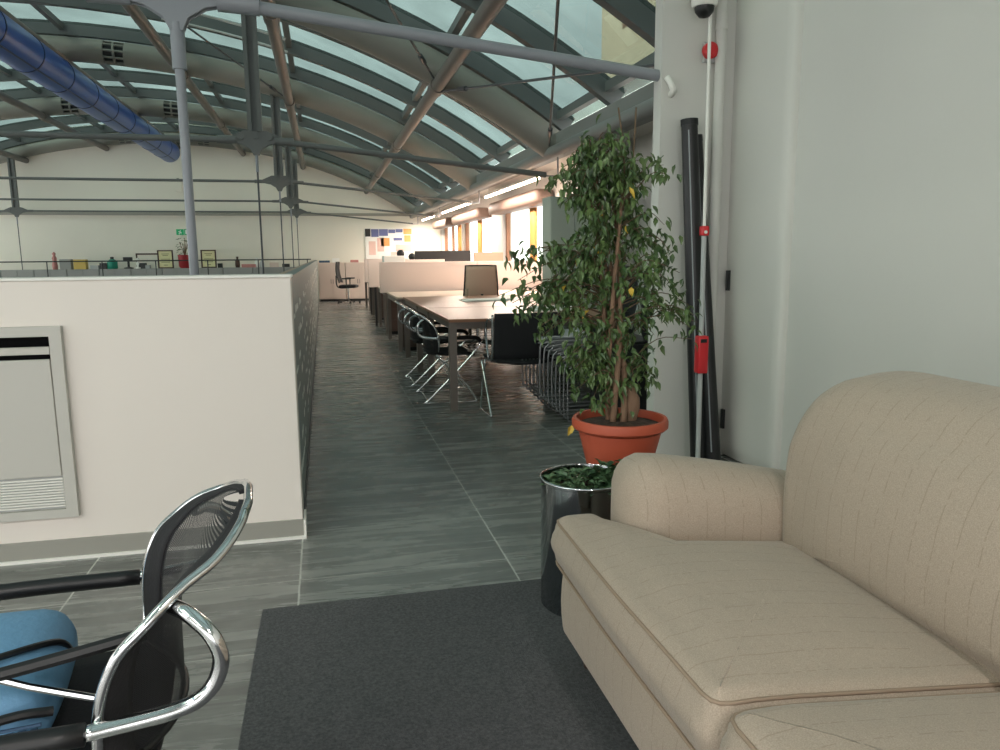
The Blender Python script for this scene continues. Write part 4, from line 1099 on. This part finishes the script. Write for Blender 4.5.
p = pt(.5); rbox(p.x-.022, p.x+.022, p.y-.024, p.y+.02, p.z-.025, p.z+.03, .008, 5).build('clamp', M['red'], t, smooth=True, label='red clamp'); MB().sphere((p.x-.003, p.y-.026, p.z-.005), .010, 6).build('button', M['white'], t, smooth=True)
p = pt(.245); h_ = rbox(p.x-.034, p.x+.028, p.y-.04, p.y+.016, p.z-.10, p.z+.115, .008, 6).build('handle', M['red'], t, smooth=True, label='red plastic handle box')
B(p.x-.024, p.x+.014, p.y-.042, p.y-.038, p.z+.078, p.z+.098).build('handle_slot', M['black'], h_)
tag(t, 'thin white telescopic pole with red handle leaning in the corner', 'pole')

# ------------------------------------------------------------------ outside
t = empty('neighbour_building', (8, 14, -3))
B(-1, 1.5, -6, 4.6, 8.4, 15).build('upper_storey', M['facade'], t)
B(-.6, 1.5, -6, 16, 0, 8.4).build('lower_storey', M['glassgrey'], t)
for yy in (-4, -1, 2): B(-1.03, -1.0, yy, yy+1.2, 9.4, 11.2).build('shutter', M['frameb'], t)
tag(t, 'cream building seen through the roof glass beside the white column', 'building')

# ------------------------------------------------------------------ light
w = bpy.data.worlds.new('sky'); sc.world = w; w.use_nodes = True
nt = w.node_tree; bg = nt.nodes['Background']
bg.inputs['Color'].default_value = (.97, .98, 1.0, 1); bg.inputs['Strength'].default_value = 2.4
def area(name, loc, rot, sx, sy, e, col=(1, 1, 1)):
    l = bpy.data.lights.new(name, 'AREA'); l.shape = 'RECTANGLE'; l.size = sx; l.size_y = sy; l.energy = e; l.color = col
    o = bpy.data.objects.new(name, l); COL.objects.link(o); o.location = loc; o.rotation_euler = rot; return o
# unseen pendants added around the camera as fill to brighten the near area
def fill_luminaire(x, y, z, e, lab):
    t = empty('fill_pendant', (x, y, z))
    B(-.1, .1, -.75, .75, 0, .05).build('housing', M['white'], t, bevel=.005)
    B(-.08, .08, -.72, .72, -.012, 0).build('diffuser', M['spot'], t)
    for yy in (-.6, .6): T([(0, yy, .05), (0, yy, zv(x)-z)], .004, 6).build('suspension', M['cable'], t)
    tag(t, lab, 'lamp')
    l = area('fill_light', (x, y, z-.03), (0, 0, 0), .16, 1.44, e, (1, .96, .93))
fill_luminaire(-2.2, -1.6, 2.9, 50, 'long unseen pendant added as fill over the sitting corner, left one')
fill_luminaire(.6, -2.0, 2.9, 34, 'long unseen pendant added as fill over the sitting corner, right one')
fill_luminaire(-5.5, -1.6, 3.1, 75, 'long unseen pendant added as fill over the hall behind the parapet corner')
for i, (y0, y1) in enumerate(((10.2, 13.7), (15.1, 18.8), (20.2, 22.6))):
    area('tube_light', (2.95, (y0+y1)/2, lz-.02), (0, 0, 0), .05, y1-y0-.1, 70, (1, .81, .68))
s = bpy.data.lights.new('sun', 'SUN'); s.energy = 6.0; s.angle = .5; s.color = (1, .9, .76)
so = bpy.data.objects.new('sun', s); COL.objects.link(so); so.rotation_euler = (math.radians(48), 0, math.radians(-70))

# ------------------------------------------------------------------ camera
th, pp, rr_ = 0.22896070571515703, 0.15801650622452423, 0.0085
f = Vector((math.sin(th)*math.cos(pp), math.cos(th)*math.cos(pp), -math.sin(pp)))
rt = Vector((math.cos(th), -math.sin(th), 0)); up = rt.cross(f)
Rv = rt*math.cos(rr_)-up*math.sin(rr_); Uv = up*math.cos(rr_)+rt*math.sin(rr_)
cam = bpy.data.cameras.new('camera'); cam.sensor_width = 36; cam.lens = 27; cam.clip_start = .05; cam.clip_end = 200
co = bpy.data.objects.new('camera', cam); COL.objects.link(co)
mx = Matrix((Rv, Uv, -f)).transposed().to_4x4(); mx.translation = Vector((0, 0, 1.25)); co.matrix_world = mx
sc.camera = co
sc.view_settings.view_transform = 'Standard'; sc.view_settings.look = 'None'; sc.view_settings.gamma = 1; sc.view_settings.exposure = .72
sc.view_settings.use_curve_mapping = False
sc.cycles.use_denoising = True
sc.cycles.max_bounces = 8; sc.cycles.diffuse_bounces = 5; sc.cycles.transparent_max_bounces = 16
sc.cycles.sample_clamp_indirect = 4
